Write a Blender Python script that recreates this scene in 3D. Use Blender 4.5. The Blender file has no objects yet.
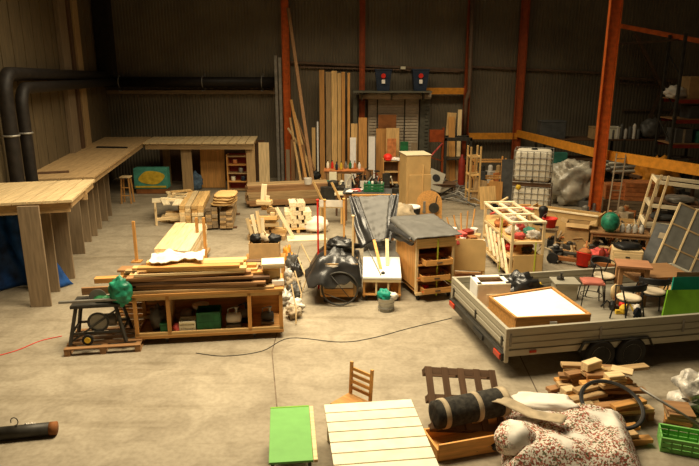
import bpy, math, random
from mathutils import Vector, Matrix, noise
random.seed(7)
C = bpy.context.scene.collection
PI = math.pi
F = 623.0; PT = math.radians(15.2); H = 5.0; CX = 349.5; CY = 233.0
cp, sp = math.cos(PT), math.sin(PT)
def G(px, py, z=0.0):                      # photo pixel -> point of the plane at height z
    a = (px-CX)/F; b = (CY-py)/F
    dy = cp+b*sp; dz = -sp+b*cp
    t = (z-H)/dz
    return Vector((a*t, dy*t, z))
def Zy(py, Y):                             # height seen at row py at distance Y
    b = (CY-py)/F
    return H+(-sp+b*cp)/(cp+b*sp)*Y
def Xp(px, Y, z=0.0): return (px-CX)/F*(Y*cp+(H-z)*sp)
def D(px, py, Y):
    z = Zy(py, Y); return Vector((Xp(px, Y, z), Y, z))

# ------------------------------------------------------------------ materials
MATS = {}
def mat(name, col, rough=0.7, metal=0.0, kind='noise', amp=0.25, scale=6.0, col2=None, bump=0.1, alpha=None, spec=0.3, var=0.12):
    if name in MATS: return MATS[name]
    m = bpy.data.materials.new(name); m.use_nodes = True
    nt = m.node_tree; N = nt.nodes; L = nt.links
    b = N['Principled BSDF']
    b.inputs['Roughness'].default_value = rough; b.inputs['Metallic'].default_value = metal
    b.inputs['Specular IOR Level'].default_value = spec
    tc = N.new('ShaderNodeTexCoord'); mp = N.new('ShaderNodeMapping'); L.new(tc.outputs['Object'], mp.inputs[0])
    oi = N.new('ShaderNodeObjectInfo')
    ad = N.new('ShaderNodeVectorMath'); ad.operation = 'ADD'
    cm = N.new('ShaderNodeCombineXYZ'); ml = N.new('ShaderNodeMath'); ml.operation = 'MULTIPLY'; ml.inputs[1].default_value = 37.0
    L.new(oi.outputs['Random'], ml.inputs[0]); L.new(ml.outputs[0], cm.inputs[0]); L.new(ml.outputs[0], cm.inputs[2])
    L.new(mp.outputs[0], ad.inputs[0]); L.new(cm.outputs[0], ad.inputs[1])
    nz = N.new('ShaderNodeTexNoise'); L.new(ad.outputs[0], nz.inputs['Vector'])
    nz.inputs['Detail'].default_value = 5
    if kind == 'woodx': mp.inputs['Scale'].default_value = (0.8, 9, 9)
    elif kind == 'woody': mp.inputs['Scale'].default_value = (9, 0.8, 9)
    elif kind == 'woodz': mp.inputs['Scale'].default_value = (9, 9, 0.8)
    nz.inputs['Scale'].default_value = scale if kind == 'noise' or kind == 'floral' else 2.5
    rp = N.new('ShaderNodeValToRGB')
    c = Vector(col); c2 = Vector(col2) if col2 else c*(1-amp*1.6)
    rp.color_ramp.elements[0].position = 0.32; rp.color_ramp.elements[0].color = (*c2, 1)
    rp.color_ramp.elements[1].position = 0.68; rp.color_ramp.elements[1].color = (*(c*(1+amp*0.4)), 1)
    L.new(nz.outputs['Fac'], rp.inputs[0])
    out = rp.outputs[0]
    if kind == 'floral':
        vo = N.new('ShaderNodeTexVoronoi'); vo.inputs['Scale'].default_value = 55
        L.new(tc.outputs['Object'], vo.inputs['Vector'])
        r2 = N.new('ShaderNodeValToRGB'); r2.color_ramp.interpolation = 'CONSTANT'
        for p, cc in ((0, (.32, .08, .05)), (.22, (.75, .68, .56)), (.42, (.13, .13, .06)), (.6, (.75, .68, .56)), (.76, (.5, .22, .15)), (.9, (.85, .8, .7))):
            if p == 0: e = r2.color_ramp.elements[0]
            elif p == .9: e = r2.color_ramp.elements[-1]; e.position = p
            else: e = r2.color_ramp.elements.new(p)
            e.color = (*cc, 1)
        sp3 = N.new('ShaderNodeSeparateColor'); L.new(vo.outputs['Color'], sp3.inputs[0]); L.new(sp3.outputs[0], r2.inputs[0])
        n2 = N.new('ShaderNodeTexNoise'); n2.inputs['Scale'].default_value = 2.2; L.new(tc.outputs['Object'], n2.inputs['Vector'])
        r3 = N.new('ShaderNodeValToRGB'); r3.color_ramp.elements[0].position = .38; r3.color_ramp.elements[1].position = .46
        L.new(n2.outputs['Fac'], r3.inputs[0])
        mx = N.new('ShaderNodeMix'); mx.data_type = 'RGBA'; L.new(r3.outputs[0], mx.inputs[0]); L.new(out, mx.inputs[6]); L.new(r2.outputs[0], mx.inputs[7])
        out = mx.outputs[2]
    hs = N.new('ShaderNodeHueSaturation')
    mr = N.new('ShaderNodeMapRange'); mr.inputs[3].default_value = 1-var; mr.inputs[4].default_value = 1+var
    L.new(oi.outputs['Random'], mr.inputs[0]); L.new(mr.outputs[0], hs.inputs['Value']); L.new(out, hs.inputs['Color'])
    L.new(hs.outputs[0], b.inputs['Base Color'])
    if bump:
        bp = N.new('ShaderNodeBump'); bp.inputs['Strength'].default_value = bump; bp.inputs['Distance'].default_value = 0.02
        L.new(nz.outputs['Fac'], bp.inputs['Height']); L.new(bp.outputs[0], b.inputs['Normal'])
    if alpha is not None:
        b.inputs['Alpha'].default_value = alpha
    MATS[name] = m
    return m
W = {}
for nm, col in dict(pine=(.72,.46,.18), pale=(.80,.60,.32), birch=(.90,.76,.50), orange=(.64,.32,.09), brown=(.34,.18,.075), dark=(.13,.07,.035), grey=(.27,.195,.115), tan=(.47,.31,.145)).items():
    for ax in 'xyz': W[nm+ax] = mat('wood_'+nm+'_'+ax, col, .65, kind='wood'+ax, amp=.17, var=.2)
M = dict(
 column=mat('orange_painted_steel', (.62,.13,.02), .5, amp=.2),
 colr=mat('dark_orange_steel', (.36,.07,.015), .5, amp=.2),
 beam=mat('amber_painted_steel', (.75,.30,.03), .5, amp=.15),
 steel=mat('grey_steel', (.30,.28,.24), .45, .4, amp=.2),
 darksteel=mat('dark_steel', (.055,.05,.04), .5, .2, amp=.3),
 pipe=mat('dark_pipe', (.018,.014,.011), .55, .0, amp=.3),
 galv=mat('galvanised_steel', (.47,.43,.33), .5, .3, amp=.12, kind='woodx'),
 alu=mat('brushed_aluminium', (.43,.40,.31), .5, .25, amp=.08, kind='woodx', bump=.03),
 girt=mat('wall_girt', (.16,.10,.06), .6, amp=.2),
 black=mat('black_plastic', (.018,.018,.018), .45, amp=.3),
 blackw=mat('black_sheet', (.03,.029,.028), .3, amp=.4, scale=3, bump=.5, spec=.6),
 greysheet=mat('grey_weathered_sheet', (.11,.105,.092), .5, amp=.15, scale=3, bump=.3, spec=.5),
 rubber=mat('tyre_rubber', (.03,.028,.026), .8, amp=.3),
 white=mat('white_paint', (.88,.86,.80), .6, amp=.06),
 cream=mat('cream_paint', (.90,.84,.62), .6, amp=.08),
 cloth=mat('white_cloth', (.78,.72,.62), .9, amp=.12, scale=3, bump=.4),
 plastic=mat('clear_crumpled_plastic', (.60,.56,.48), .3, amp=.4, scale=9, bump=.9, spec=.7),
 floral=mat('floral_fabric', (.85,.8,.7), .9, kind='floral', scale=5, amp=.1),
 green=mat('green_plastic', (.02,.15,.05), .5, amp=.25),
 bag=mat('green_plastic_bag', (.03,.30,.17), .4, amp=.4, scale=8, bump=.6),
 lime=mat('lime_green_panel', (.22,.50,.03), .5, amp=.08),
 teal=mat('teal_panel', (.01,.26,.18), .5, amp=.08),
 grass=mat('green_table_top', (.20,.50,.12), .6, amp=.06),
 tealpaint=mat('teal_green_paint', (.07,.30,.22), .6, amp=.2),
 yellow=mat('yellow_paint', (.75,.50,.04), .6, amp=.2),
 strap=mat('yellow_green_strap', (.55,.60,.05), .5, amp=.05),
 red=mat('red_plastic', (.75,.03,.015), .45, amp=.15),
 pink=mat('pink_red_cloth', (.75,.12,.10), .8, amp=.3),
 redwood=mat('reddish_brown_wood', (.42,.20,.10), .6, kind='woodx', amp=.15),
 redpaint=mat('dark_red_steel', (.28,.03,.015), .5, amp=.2),
 seatred=mat('dusty_red_seat', (.42,.13,.09), .7, amp=.1),
 blue=mat('blue_tarp', (.015,.085,.32), .45, amp=.4, scale=4, bump=.6),
 navy=mat('dark_blue_plastic', (.018,.03,.055), .5, amp=.2),
 cotton=mat('cream_seat', (.72,.60,.42), .8, amp=.06),
 card=mat('brown_cardboard', (.50,.32,.14), .8, amp=.1, bump=.02),
 ply=mat('plain_plywood', (.64,.42,.17), .65, amp=.10, scale=2.5, bump=.01, var=.03),
 osb=mat('plywood_panel', (.66,.44,.20), .7, amp=.10, scale=5, bump=.02),
 rust=mat('rust_panel', (.30,.11,.03), .8, amp=.3, scale=2),
 brick=mat('orange_red_crate', (.62,.22,.07), .8, amp=.25),
 glass=mat('dusty_window_glass', (.20,.195,.17), .15, amp=.15, spec=.6),
 slate=mat('slate_grey_board', (.085,.085,.08), .6, amp=.2),
 shutter=mat('roller_shutter', (.60,.50,.36), .6, .0, amp=.12),
 doorframe=mat('green_grey_frame', (.115,.11,.08), .6, amp=.2),
 bale=mat('wrapped_bale', (.50,.46,.36), .3, amp=.35, scale=2.2, bump=.4, spec=.7),
 ibc=mat('ibc_bottle', (.70,.64,.50), .45, amp=.06),
 lamp=mat('tail_light', (.5,.05,.02), .3, amp=.05),
 flyer=mat('paper', (.85,.8,.72), .9, amp=.05),
 carpet=mat('charcoal_carpet', (.05,.045,.035), .95, amp=.5, scale=16, bump=.4, col2=(.02,.018,.015)),
 sack=mat('cream_sack', (.50,.40,.26), .95, amp=.25, scale=6, bump=.6),
)

# ------------------------------------------------------------------ mesh builder
class MB:
    def __init__(s): s.v = []; s.f = []
    def add(s, vs, fs):
        o = len(s.v); s.v += [tuple(v) for v in vs]; s.f += [tuple(i+o for i in f) for f in fs]; return s
    def box(s, c, d, r=(0,0,0)):
        R = Matrix.Rotation(r[2],3,'Z')@Matrix.Rotation(r[1],3,'Y')@Matrix.Rotation(r[0],3,'X')
        x,y,z = d[0]/2,d[1]/2,d[2]/2
        b = min(x,y,z)*.18; b = min(b,.008)
        vs=[]                                  # box with small chamfers
        for sx in (-1,1):
            for sy in (-1,1):
                for sz in (-1,1):
                    vs += [(sx*x,sy*(y-b),sz*(z-b)),(sx*(x-b),sy*y,sz*(z-b)),(sx*(x-b),sy*(y-b),sz*z)]
        def ix(a,bb,cc,k): return ((a>0)*4+(bb>0)*2+(cc>0))*3+k
        fs=[]
        for a in (-1,1):
            fs.append([ix(a,-1,-1,0),ix(a,1,-1,0),ix(a,1,1,0),ix(a,-1,1,0)][::a])
            fs.append([ix(-1,a,-1,1),ix(-1,a,1,1),ix(1,a,1,1),ix(1,a,-1,1)][::a])
            fs.append([ix(-1,-1,a,2),ix(1,-1,a,2),ix(1,1,a,2),ix(-1,1,a,2)][::a])
        for a in (-1,1):
            for c2 in (-1,1):
                e=a*c2
                fs.append([ix(a,c2,-1,0),ix(a,c2,-1,1),ix(a,c2,1,1),ix(a,c2,1,0)][::e])
                fs.append([ix(a,-1,c2,2),ix(a,-1,c2,0),ix(a,1,c2,0),ix(a,1,c2,2)][::-e*1] if 0 else [ix(a,-1,c2,0),ix(a,1,c2,0),ix(a,1,c2,2),ix(a,-1,c2,2)][::e])
                fs.append([ix(-1,a,c2,1),ix(-1,a,c2,2),ix(1,a,c2,2),ix(1,a,c2,1)][::e])
                for d2 in (-1,1):
                    fs.append([ix(a,c2,d2,0),ix(a,c2,d2,1),ix(a,c2,d2,2)][::a*c2*d2])
        C0 = Vector(c)
        return s.add([R@Vector(v)+C0 for v in vs], fs)
    def bar(s, p, q, w, h, up=(0,0,1)):
        p=Vector(p); q=Vector(q); d=(q-p).normalized(); u=Vector(up)
        if abs(d.dot(u))>.98: u=Vector((0,1,0))
        a=d.cross(u).normalized(); b=a.cross(d).normalized()
        vs=[]
        for e in (p,q):
            for i,j in ((-1,-1),(1,-1),(1,1),(-1,1)): vs.append(e+a*(w/2*i)+b*(h/2*j))
        return s.add(vs,[(0,1,2,3)[::-1],(4,5,6,7),(0,1,5,4),(1,2,6,5),(2,3,7,6),(3,0,4,7)])
    def path(s, pts, r, n=8, closed=False, caps=True):
        pts=[Vector(p) for p in pts]; K=len(pts); rings=[]
        pa=None
        for i,p in enumerate(pts):
            if closed: d=pts[(i+1)%K]-pts[i-1]
            else: d=pts[min(i+1,K-1)]-pts[max(i-1,0)]
            d.normalize()
            if pa is None:
                u=Vector((0,0,1)) if abs(d.z)<.9 else Vector((1,0,0)); pa=d.cross(u).normalized()
            else: pa=(pa-d*pa.dot(d)).normalized()
            b=d.cross(pa)
            rr=r[i] if isinstance(r,(list,tuple)) else r
            rings.append([p+pa*(rr*math.cos(2*PI*k/n))+b*(rr*math.sin(2*PI*k/n)) for k in range(n)])
        vs=[v for R in rings for v in R]; fs=[]
        for i in range(K if closed else K-1):
            for k in range(n):
                a=i*n+k; b2=i*n+(k+1)%n; c=((i+1)%K)*n+(k+1)%n; d2=((i+1)%K)*n+k
                fs.append((a,b2,c,d2))
        if not closed and caps: fs.append(tuple(range(n))[::-1]); fs.append(tuple((K-1)*n+k for k in range(n)))
        return s.add(vs,fs)
    def tube(s,p,q,r,n=10): return s.path([p,q],r,n)
    def ring(s,c,R,r,axis='z',n=28,m=8,tilt=None,sc=(1,1)):
        c=Vector(c); pts=[]
        for k in range(n):
            a=2*PI*k/n; x=R*math.cos(a)*sc[0]; y=R*math.sin(a)*sc[1]
            v={'z':Vector((x,y,0)),'y':Vector((x,0,y)),'x':Vector((0,x,y))}[axis]
            if tilt: v=tilt@v
            pts.append(c+v)
        return s.path(pts,r,m,closed=True)
    def lathe(s,prof,c=(0,0,0),n=20,axis='z'):
        c=Vector(c); vs=[]
        for r,z in prof:
            for k in range(n):
                a=2*PI*k/n; x=r*math.cos(a); y=r*math.sin(a)
                vs.append(c+{'z':Vector((x,y,z)),'y':Vector((x,z,-y)),'x':Vector((z,x,y))}[axis])
        fs=[]
        for i in range(len(prof)-1):
            for k in range(n): fs.append((i*n+k,i*n+(k+1)%n,(i+1)*n+(k+1)%n,(i+1)*n+k))
        fs.append(tuple(range(n))[::-1]); fs.append(tuple((len(prof)-1)*n+k for k in range(n)))
        return s.add(vs,fs)
    def prism(s,poly,z0,z1):
        n=len(poly); vs=[(p[0],p[1],z0) for p in poly]+[(p[0],p[1],z1) for p in poly]
        fs=[tuple(range(n))[::-1],tuple(range(n,2*n))]+[(i,(i+1)%n,(i+1)%n+n,i+n) for i in range(n)]
        return s.add(vs,fs)
    def grid(s,fn,nu,nv,thick=0):
        vs=[fn(i/nu,j/nv) for j in range(nv+1) for i in range(nu+1)]
        fs=[(j*(nu+1)+i,j*(nu+1)+i+1,(j+1)*(nu+1)+i+1,(j+1)*(nu+1)+i) for j in range(nv) for i in range(nu)]
        return s.add(vs,fs)
    def blob(s,c,r,amp=.2,fr=2.0,seed=0,n=20,m=14,floor=None,power=1.0):
        c=Vector(c); vs=[]
        def pt(i,j):
            th=PI*j/m; ph=2*PI*i/n
            d=Vector((math.sin(th)*math.cos(ph),math.sin(th)*math.sin(ph),math.cos(th)))
            e=Vector([math.copysign(abs(q)**power,q) for q in d])
            k=1+amp*noise.noise(d*fr+Vector((seed*3.1,seed,0)))+amp*.5*noise.noise(d*fr*2.7+Vector((0,seed,seed)))
            p=Vector((e.x*r[0]*k,e.y*r[1]*k,e.z*r[2]*k))+c
            if floor is not None and p.z<floor: p.z=floor
            return p
        vs=[pt(0,0)]+[pt(i,j) for j in range(1,m) for i in range(n)]+[pt(0,m)]
        fs=[]
        for i in range(n):
            fs.append((0,1+i,1+(i+1)%n))
            for j in range(m-2):
                a=1+j*n+i; b=1+j*n+(i+1)%n; fs.append((a,a+n,b+n,b))
            a=1+(m-2)*n+i; b=1+(m-2)*n+(i+1)%n; fs.append((a,len(vs)-1,b))
        return s.add(vs,fs)
    def build(s,name,m,parent=None,smooth=False,solid=0,kind=None):
        me=bpy.data.meshes.new(name); me.from_pydata(s.v,[],s.f); me.update()
        me.materials.append(m if not isinstance(m,str) else (M.get(m) or W[m]))
        o=bpy.data.objects.new(name,me); C.objects.link(o)
        if parent: o.parent=parent
        if smooth: me.polygons.foreach_set('use_smooth',[True]*len(me.polygons))
        if solid:
            md=o.modifiers.new('Solidify','SOLIDIFY'); md.thickness=solid; md.offset=0
        if kind: o['kind']=kind
        return o
def tag(o,label,cat,group=None,kind=None):
    if label: o['label']=label
    if cat: o['category']=cat
    if group: o['group']=group
    if kind: o['kind']=kind
    return o
def T(name,label,cat,loc=(0,0,0),rz=0,group=None):
    o=bpy.data.objects.new(name,None); C.objects.link(o); o.location=loc; o.rotation_euler=(0,0,rz); o.empty_display_size=.1
    return tag(o,label,cat,group)
def S(name,label,cat,mb,m,loc=(0,0,0),rz=0,group=None,smooth=False,solid=0):
    o=mb.build(name,m,None,smooth,solid); o.location=loc; o.rotation_euler=(0,0,rz) if not isinstance(rz,tuple) else rz
    return tag(o,label,cat,group)
def ST(name,mb,m,parent=None,smooth=False):
    return mb.build(name,m,parent,smooth,kind='structure' if parent is None else None)
def dup(r0,loc,rz,label=None,group=None):
    r=r0.copy(); C.objects.link(r); r.location=loc; r.rotation_euler=(0,0,rz)
    if label: r['label']=label
    if group: r['group']=group
    for ch in list(r0.children):
        c=ch.copy(); C.objects.link(c); c.parent=r
        for g in ch.children:
            d=g.copy(); C.objects.link(d); d.parent=c
    return r
def base(l,r):                              # front bottom edge, two photo pixels on the floor
    a=G(*l); b=G(*r); d=b-a
    return (a+b)/2, math.atan2(d.y,d.x), d.length
def R(a): return math.radians(a)

# ------------------------------------------------------------------ the building
def floor_mat():
    m=bpy.data.materials.new('concrete_floor'); m.use_nodes=True; nt=m.node_tree; N=nt.nodes; L=nt.links; b=N['Principled BSDF']
    tc=N.new('ShaderNodeTexCoord')
    def nz(sc,det=6,dist=0):
        n=N.new('ShaderNodeTexNoise'); n.inputs['Scale'].default_value=sc; n.inputs['Detail'].default_value=det; n.inputs['Distortion'].default_value=dist
        L.new(tc.outputs['Object'],n.inputs['Vector']); return n.outputs['Fac']
    def ramp(f,p0,c0,p1,c1):
        r=N.new('ShaderNodeValToRGB'); r.color_ramp.elements[0].position=p0; r.color_ramp.elements[0].color=(*c0,1); r.color_ramp.elements[1].position=p1; r.color_ramp.elements[1].color=(*c1,1); L.new(f,r.inputs[0]); return r.outputs[0]
    def mul(a,bb,f=1):
        x=N.new('ShaderNodeMix'); x.data_type='RGBA'; x.blend_type='MULTIPLY'; x.inputs[0].default_value=f; L.new(a,x.inputs[6]); L.new(bb,x.inputs[7]); return x.outputs[2]
    c=ramp(nz(.35,7,.6),.3,(.28,.235,.165),.7,(.40,.345,.25))
    c=mul(c,ramp(nz(1.6,8,1.5),.33,(.78,.765,.74),.6,(1,1,1)))
    c=mul(c,ramp(nz(14,6),.35,(.86,.85,.83),.6,(1,1,1)))
    mp=N.new('ShaderNodeMapping'); mp.inputs['Scale'].default_value=(.25,3,1); mp.inputs['Rotation'].default_value=(0,0,.5); L.new(tc.outputs['Object'],mp.inputs[0])
    n3=N.new('ShaderNodeTexNoise'); n3.inputs['Scale'].default_value=1.3; n3.inputs['Detail'].default_value=4; L.new(mp.outputs[0],n3.inputs['Vector'])
    c=mul(c,ramp(n3.outputs['Fac'],.30,(.8,.78,.74),.45,(1,1,1)))
    L.new(c,b.inputs['Base Color']); b.inputs['Roughness'].default_value=.75; b.inputs['Specular IOR Level'].default_value=.25
    bp=N.new('ShaderNodeBump'); bp.inputs['Strength'].default_value=.15; bp.inputs['Distance'].default_value=.01; L.new(nz(20),bp.inputs['Height']); L.new(bp.outputs[0],b.inputs['Normal'])
    return m
XL,XR,YB,YF,HT=-11.2,19.0,28.0,3.0,9.5
mb=MB().prism([(-14,YF-2),(XR,YF-2),(XR,YB+.6),(-14,YB+.6)],-.2,0)
ST('floor',mb,floor_mat())
for i,(p,q) in enumerate((((272,352),(279,431)),((300,246),(272,352)),((452,215),(575,470)))):
    a=G(*p,0.001); b=G(*q,0.001)
    ST('trim_%d'%(i+1),MB().bar((a.x,a.y,0.0),(b.x,b.y,0.0),.02,.004),mat('floor_joint',(.16,.12,.08),.9))
# corrugated back wall
def corr(x0,x1,z0,z1,pitch=.135,d=.03):
    m=MB(); n=int((x1-x0)/pitch); vs=[]; k=0
    for i in range(n+1):
        x=x0+i*pitch
        for dx,dy in ((0,0),(.3,0),(.45,-1),(.85,-1)):
            vs.append((x+dx*pitch,d*dy,z0)); vs.append((x+dx*pitch,d*dy,z1))
    K=len(vs)//2
    return m.add(vs,[(2*i,2*i+2,2*i+3,2*i+1) for i in range(K-1)])
wallm=mat('corrugated_wall_sheet',(.185,.155,.105),.5,.1,kind='noise',scale=.6,amp=.18,bump=.02,var=0)
w=ST('wall_back',corr(-11.4,XR,0,HT),wallm); w.location=(0,YB,0)
ST('trim_4',MB().box(((-11.4+XR)/2,YB+.12,HT/2),(XR+11.6,.1,HT)),wallm)
# left wall, following the left run of decks
WL0=Vector((-6.4,2.0,0)); WL1=Vector((-10.62,28.0,0))
wd=(WL1-WL0).normalized(); wn=Vector((wd.y,-wd.x,0))
def wl(Y,off=0,z=0):
    t=(Y-WL0.y)/wd.y; p=WL0+wd*t+wn*off; return Vector((p.x,p.y,z))
lw=mat('tan_wall_boards',(.135,.098,.05),.8,kind='woodz',amp=.2,var=0)
m=MB(); a=wl(2); b=wl(28)
L_=(b-a).length; ang=math.atan2(wd.y,wd.x)
m.box((L_/2,.06,HT/2),(L_,.1,HT))
k=0
while k*0.9<L_: m.box((k*.9,0,HT/2),(.03,.03,HT)); k+=1
w=ST('wall_left',m,lw); w.location=(a.x,a.y,0); w.rotation_euler=(0,0,ang)
i=5
for Y,wdt,mt in ((21.6,.9,'greyz'),(23.3,.7,'tanz'),(22.5,.35,'darkz')):
    p=wl(Y,.08); o=ST('trim_%d'%i,MB().box((0,0,HT/2),(wdt,.16,HT)),W[mt]); o.location=p; o.rotation_euler=(0,0,ang); i+=1
# dark upper band on the left wall
# floor-to-roof dark downstand at the far corner
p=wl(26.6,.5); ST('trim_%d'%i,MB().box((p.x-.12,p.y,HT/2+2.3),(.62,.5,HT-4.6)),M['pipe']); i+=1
# girts on the back wall
for p,q,w_ in (((288,62),(465,70),.10),((300,67),(460,71.5),.06),((470,66.5),(603,73),.09),((618,78),(699,82),.10),((618,83),(699,88),.05),((622,110),(699,110),.06),((100,92),(276,92),.16)):
    a=D(*p,YB-.14); b=D(*q,YB-.14); o=ST('trim_%d'%i,MB().bar(a,b,w_,w_),M['girt'] if w_<.15 else W['greyx']); i+=1
for p,q,w_ in (((635,33),(662,88),.12),((662,88),(650,118),.12),((655,135),(690,90),.10)):
    a=D(*p,YB-.3); b=D(*q,YB-.3); ST('trim_%d'%i,MB().bar(a,b,w_,w_),M['girt']); i+=1
# duct along back wall
d=T('ventilation_duct','long dark horizontal duct along the corrugated back wall','duct')
a=D(98,82,YB-.45); b=D(275,82.5,YB-.45)
MB().tube(a,b,.23,16).build('duct_pipe','pipe',d,True)
for px in (120,203,262):
    q=D(px,82,YB-.45); MB().ring(q,.25,.02,'x',20,6).build('clamp','steel',d)
    MB().box((q.x,q.y,q.z-.36),(.05,.5,.05)).build('bracket','steel',d)
    MB().bar((q.x,YB-.02,q.z-.38),(q.x,YB-.02,q.z+.35),.05,.04).build('bracket','steel',d)
# pipes along the left wall, bent down by the near deck
for k,(zo,off,Ye,r,lb) in enumerate(((4.78,.28,15.3,.17,'thick dark pipe on left wall, upper and outer of the two, bent down'),(4.42,.42,15.9,.15,'thick dark pipe on left wall, lower and inner of the two, bent down'))):
    t=T('wall_pipe',lb,'pipe'); pts=[]
    p0=wl(27.2,off,4.5 if k==0 else 4.25); pe=wl(Ye+.5,off,zo-.02)
    pts=[p0,pe]
    for a in range(1,6):
        th=a/5*PI/2; q=wl(Ye+.5-.5*math.sin(th),off,zo-.5*(1-math.cos(th))); pts.append(q)
    pts.append(wl(Ye,off,2.0)); pts.append(wl(Ye,off,0))
    MB().path(pts,r,14).build('pipe_run','pipe',t,True)
    q=wl(Ye,off,3.3); MB().ring(q,r+.01,.025,'z',20,6).build('coupling','steel',t)
# columns
def ibeam(name,label,x,y,w,ht,m,rz=0):
    t=T(name,label,'column',(x,y,0),rz)
    mm=MB(); mm.box((-w/2+.012,0,ht/2),(.024,w,ht)); mm.box((w/2-.012,0,ht/2),(.024,w,ht)); mm.box((0,0,ht/2),(w-.05,.02,ht)); mm.build('shaft',m,t)
    MB().box((0,0,.012),(w*1.7,w*1.7,.024)).build('base_plate',m,t)
    for sx in (-1,1):
        for sy in (-1,1): MB().lathe([(.018,.02),(.018,.05)],(sx*w*.7,sy*w*.7,0),8).build('bolt','steel',t)
    return t
yb=YB-.45
ibeam('steel_column','bright orange steel column beside the tall grey tubes',Xp(288,yb,2),yb,.30,HT,M['column'])
ibeam('steel_column','slim dark orange column left of the roller door, behind the planks',Xp(362,yb,4),yb,.24,HT,M['colr'])
ibeam('steel_column','orange column right of the roller door with a brown pipe in front',Xp(466,yb,3),yb,.24,HT,M['colr'])
ibeam('steel_column','orange column at the back end of the amber beam',7.34,yb,.34,HT,M['colr'],R(-8))
ibeam('steel_column','nearest and brightest orange steel column crossing the amber beam',8.30,20.6,.36,HT,M['column'],R(-12))
a=D(470,33,YB-.7); b=D(469,100,YB-.7)
S('drain_pipe','brown vertical drain pipe in front of the orange column','pipe',MB().path([(a.x,a.y,HT),(b.x,b.y,b.z+.4),(b.x-.12,b.y,b.z),(b.x-.12,b.y,2.0)],.09,12),M['girt'],smooth=True)
# amber beams
t=T('crash_beam','long amber steel beam running from the back wall toward the camera','beam')
zb=2.05
A=Vector((7.45,yb-.2,zb)); B=Vector((8.62,20.7,zb)); Cc=Vector((10.4,18.2,zb)); 
A=G(516,133,2.05); B=G(600,154,2.05); Cc=G(705,171,2.05)
ext=Cc+(Cc-B)*.35
MB().bar(A,B,.09,.30).build('rail','beam',t); MB().bar(B,ext,.09,.32).build('rail','beam',t)
MB().box((ext.x,ext.y,1.03),(.18,.18,2.06)).build('post','beam',t)
for (x0,x1,y,Y,lb) in ((424,464,91,yb,'short amber beam high between roller door and orange column'),(468,517,136,yb,'amber beam low on the back wall between two orange columns')):
    a=D(x0,y,Y); b=D(x1,y,Y); tt=T('wall_beam',lb,'beam'); MB().bar(a,b,.1,.27).build('rail','beam',tt)
    for e in (a,b): MB().box((e.x,e.y,e.z),(.04,.2,.34)).build('end_plate','colr',tt)
a=D(658,33,24); b=D(705,42,22.5)
S('roof_brace','orange roof brace at the upper right corner','beam',MB().bar(a+(a-b)*1.2,b+(b-a)*.3,.16,.16),M['column'])
S('roof_brace','thin dark roof brace right of the nearest orange column','beam',MB().bar(D(606,45,21.5),D(705,38,24),.07,.07),M['girt'])

# ------------------------------------------------------------------ roller door
yd=YB-.25; t=ST('door_1',MB().box(((Xp(368,yd,2)+Xp(418,yd,2))/2,yd,1.75),(Xp(418,yd,2)-Xp(368,yd,2),.04,3.5)),M['shutter'])
mm=MB(); x0=Xp(369,yd,2); x1=Xp(417,yd,2)
for k in range(26): mm.box(((x0+x1)/2,yd-.04,.1+k*.13),(x1-x0,.04,.09))
mm.build('slat_curtain','shutter',t)
for px in (361,424):
    mm=MB(); x=Xp(px,yd,2); mm.box((x,yd-.1,1.85),(.42,.08,3.7))
    for k in range(22): mm.box((x+.08,yd-.16,.2+k*.16),(.14,.04,.07))
    mm.build('side_guide','doorframe',t)
mm=MB(); mm.tube((Xp(359,yd,3.6),yd-.3,3.66),(Xp(430,yd,3.6),yd-.3,3.66),.14,14); mm.build('roller_hood','shutter',t,True)
mm=MB(); 
for px in (377,404): mm.box((Xp(px,yd,2),yd-.08,2.0),(.05,.04,3.0))
mm.build('strap','darksteel',t)
mm=MB(); zs=3.86; mm.box((Xp(392,27,3.9),27.1,zs),(3.3,1.0,.07))
for px in (362,392,424): mm.box((Xp(px,27,3.9),27.3,zs-.2),(.06,.6,.34))
sh=S('wall_shelf','dark shelf board above the roller door','shelf',mm,M['doorframe'])
for k,(px,lb) in enumerate(((383,'left dark blue bin with red and white patch, above roller door'),(420,'right dark blue bin with red and white patch, above roller door'))):
    t=T('storage_bin',lb,'bin',(Xp(px,27,4.4),27.0,zs+.035),0)
    w0,w1,h=.24,.34,.86
    v=[(-w0,-w0,0),(w0,-w0,0),(w0,w0,0),(-w0,w0,0),(-w1,-w1,h),(w1,-w1,h),(w1,w1,h),(-w1,w1,h)]
    MB().add(v,[(3,2,1,0),(0,1,5,4),(1,2,6,5),(2,3,7,6),(3,0,4,7)]).build('bin_body','navy',t,solid=.02)
    mm=MB(); 
    for s_ in (-1,1): mm.box((0,s_*w1,h),(2*w1+.06,.05,.05)); mm.box((s_*w1,0,h),(.05,2*w1+.06,.05))
    mm.build('rim','navy',t)
    MB().lathe([(.10,0),(.10,.012)],(0,-.37,h*.72),16,'y').build('red_patch','red',t)
    MB().box((0,-.345,h*.45),(.14,.012,.16),(R(-6),0,0)).build('white_patch','flyer',t)
S('emergency_light','small pale lamp box on the girt above the roller door','lamp',MB().box((0,0,0),(.22,.12,.12)).box((0,-.07,-.01),(.18,.03,.08)),M['cream'],D(403,68,YB-.26))

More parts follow.
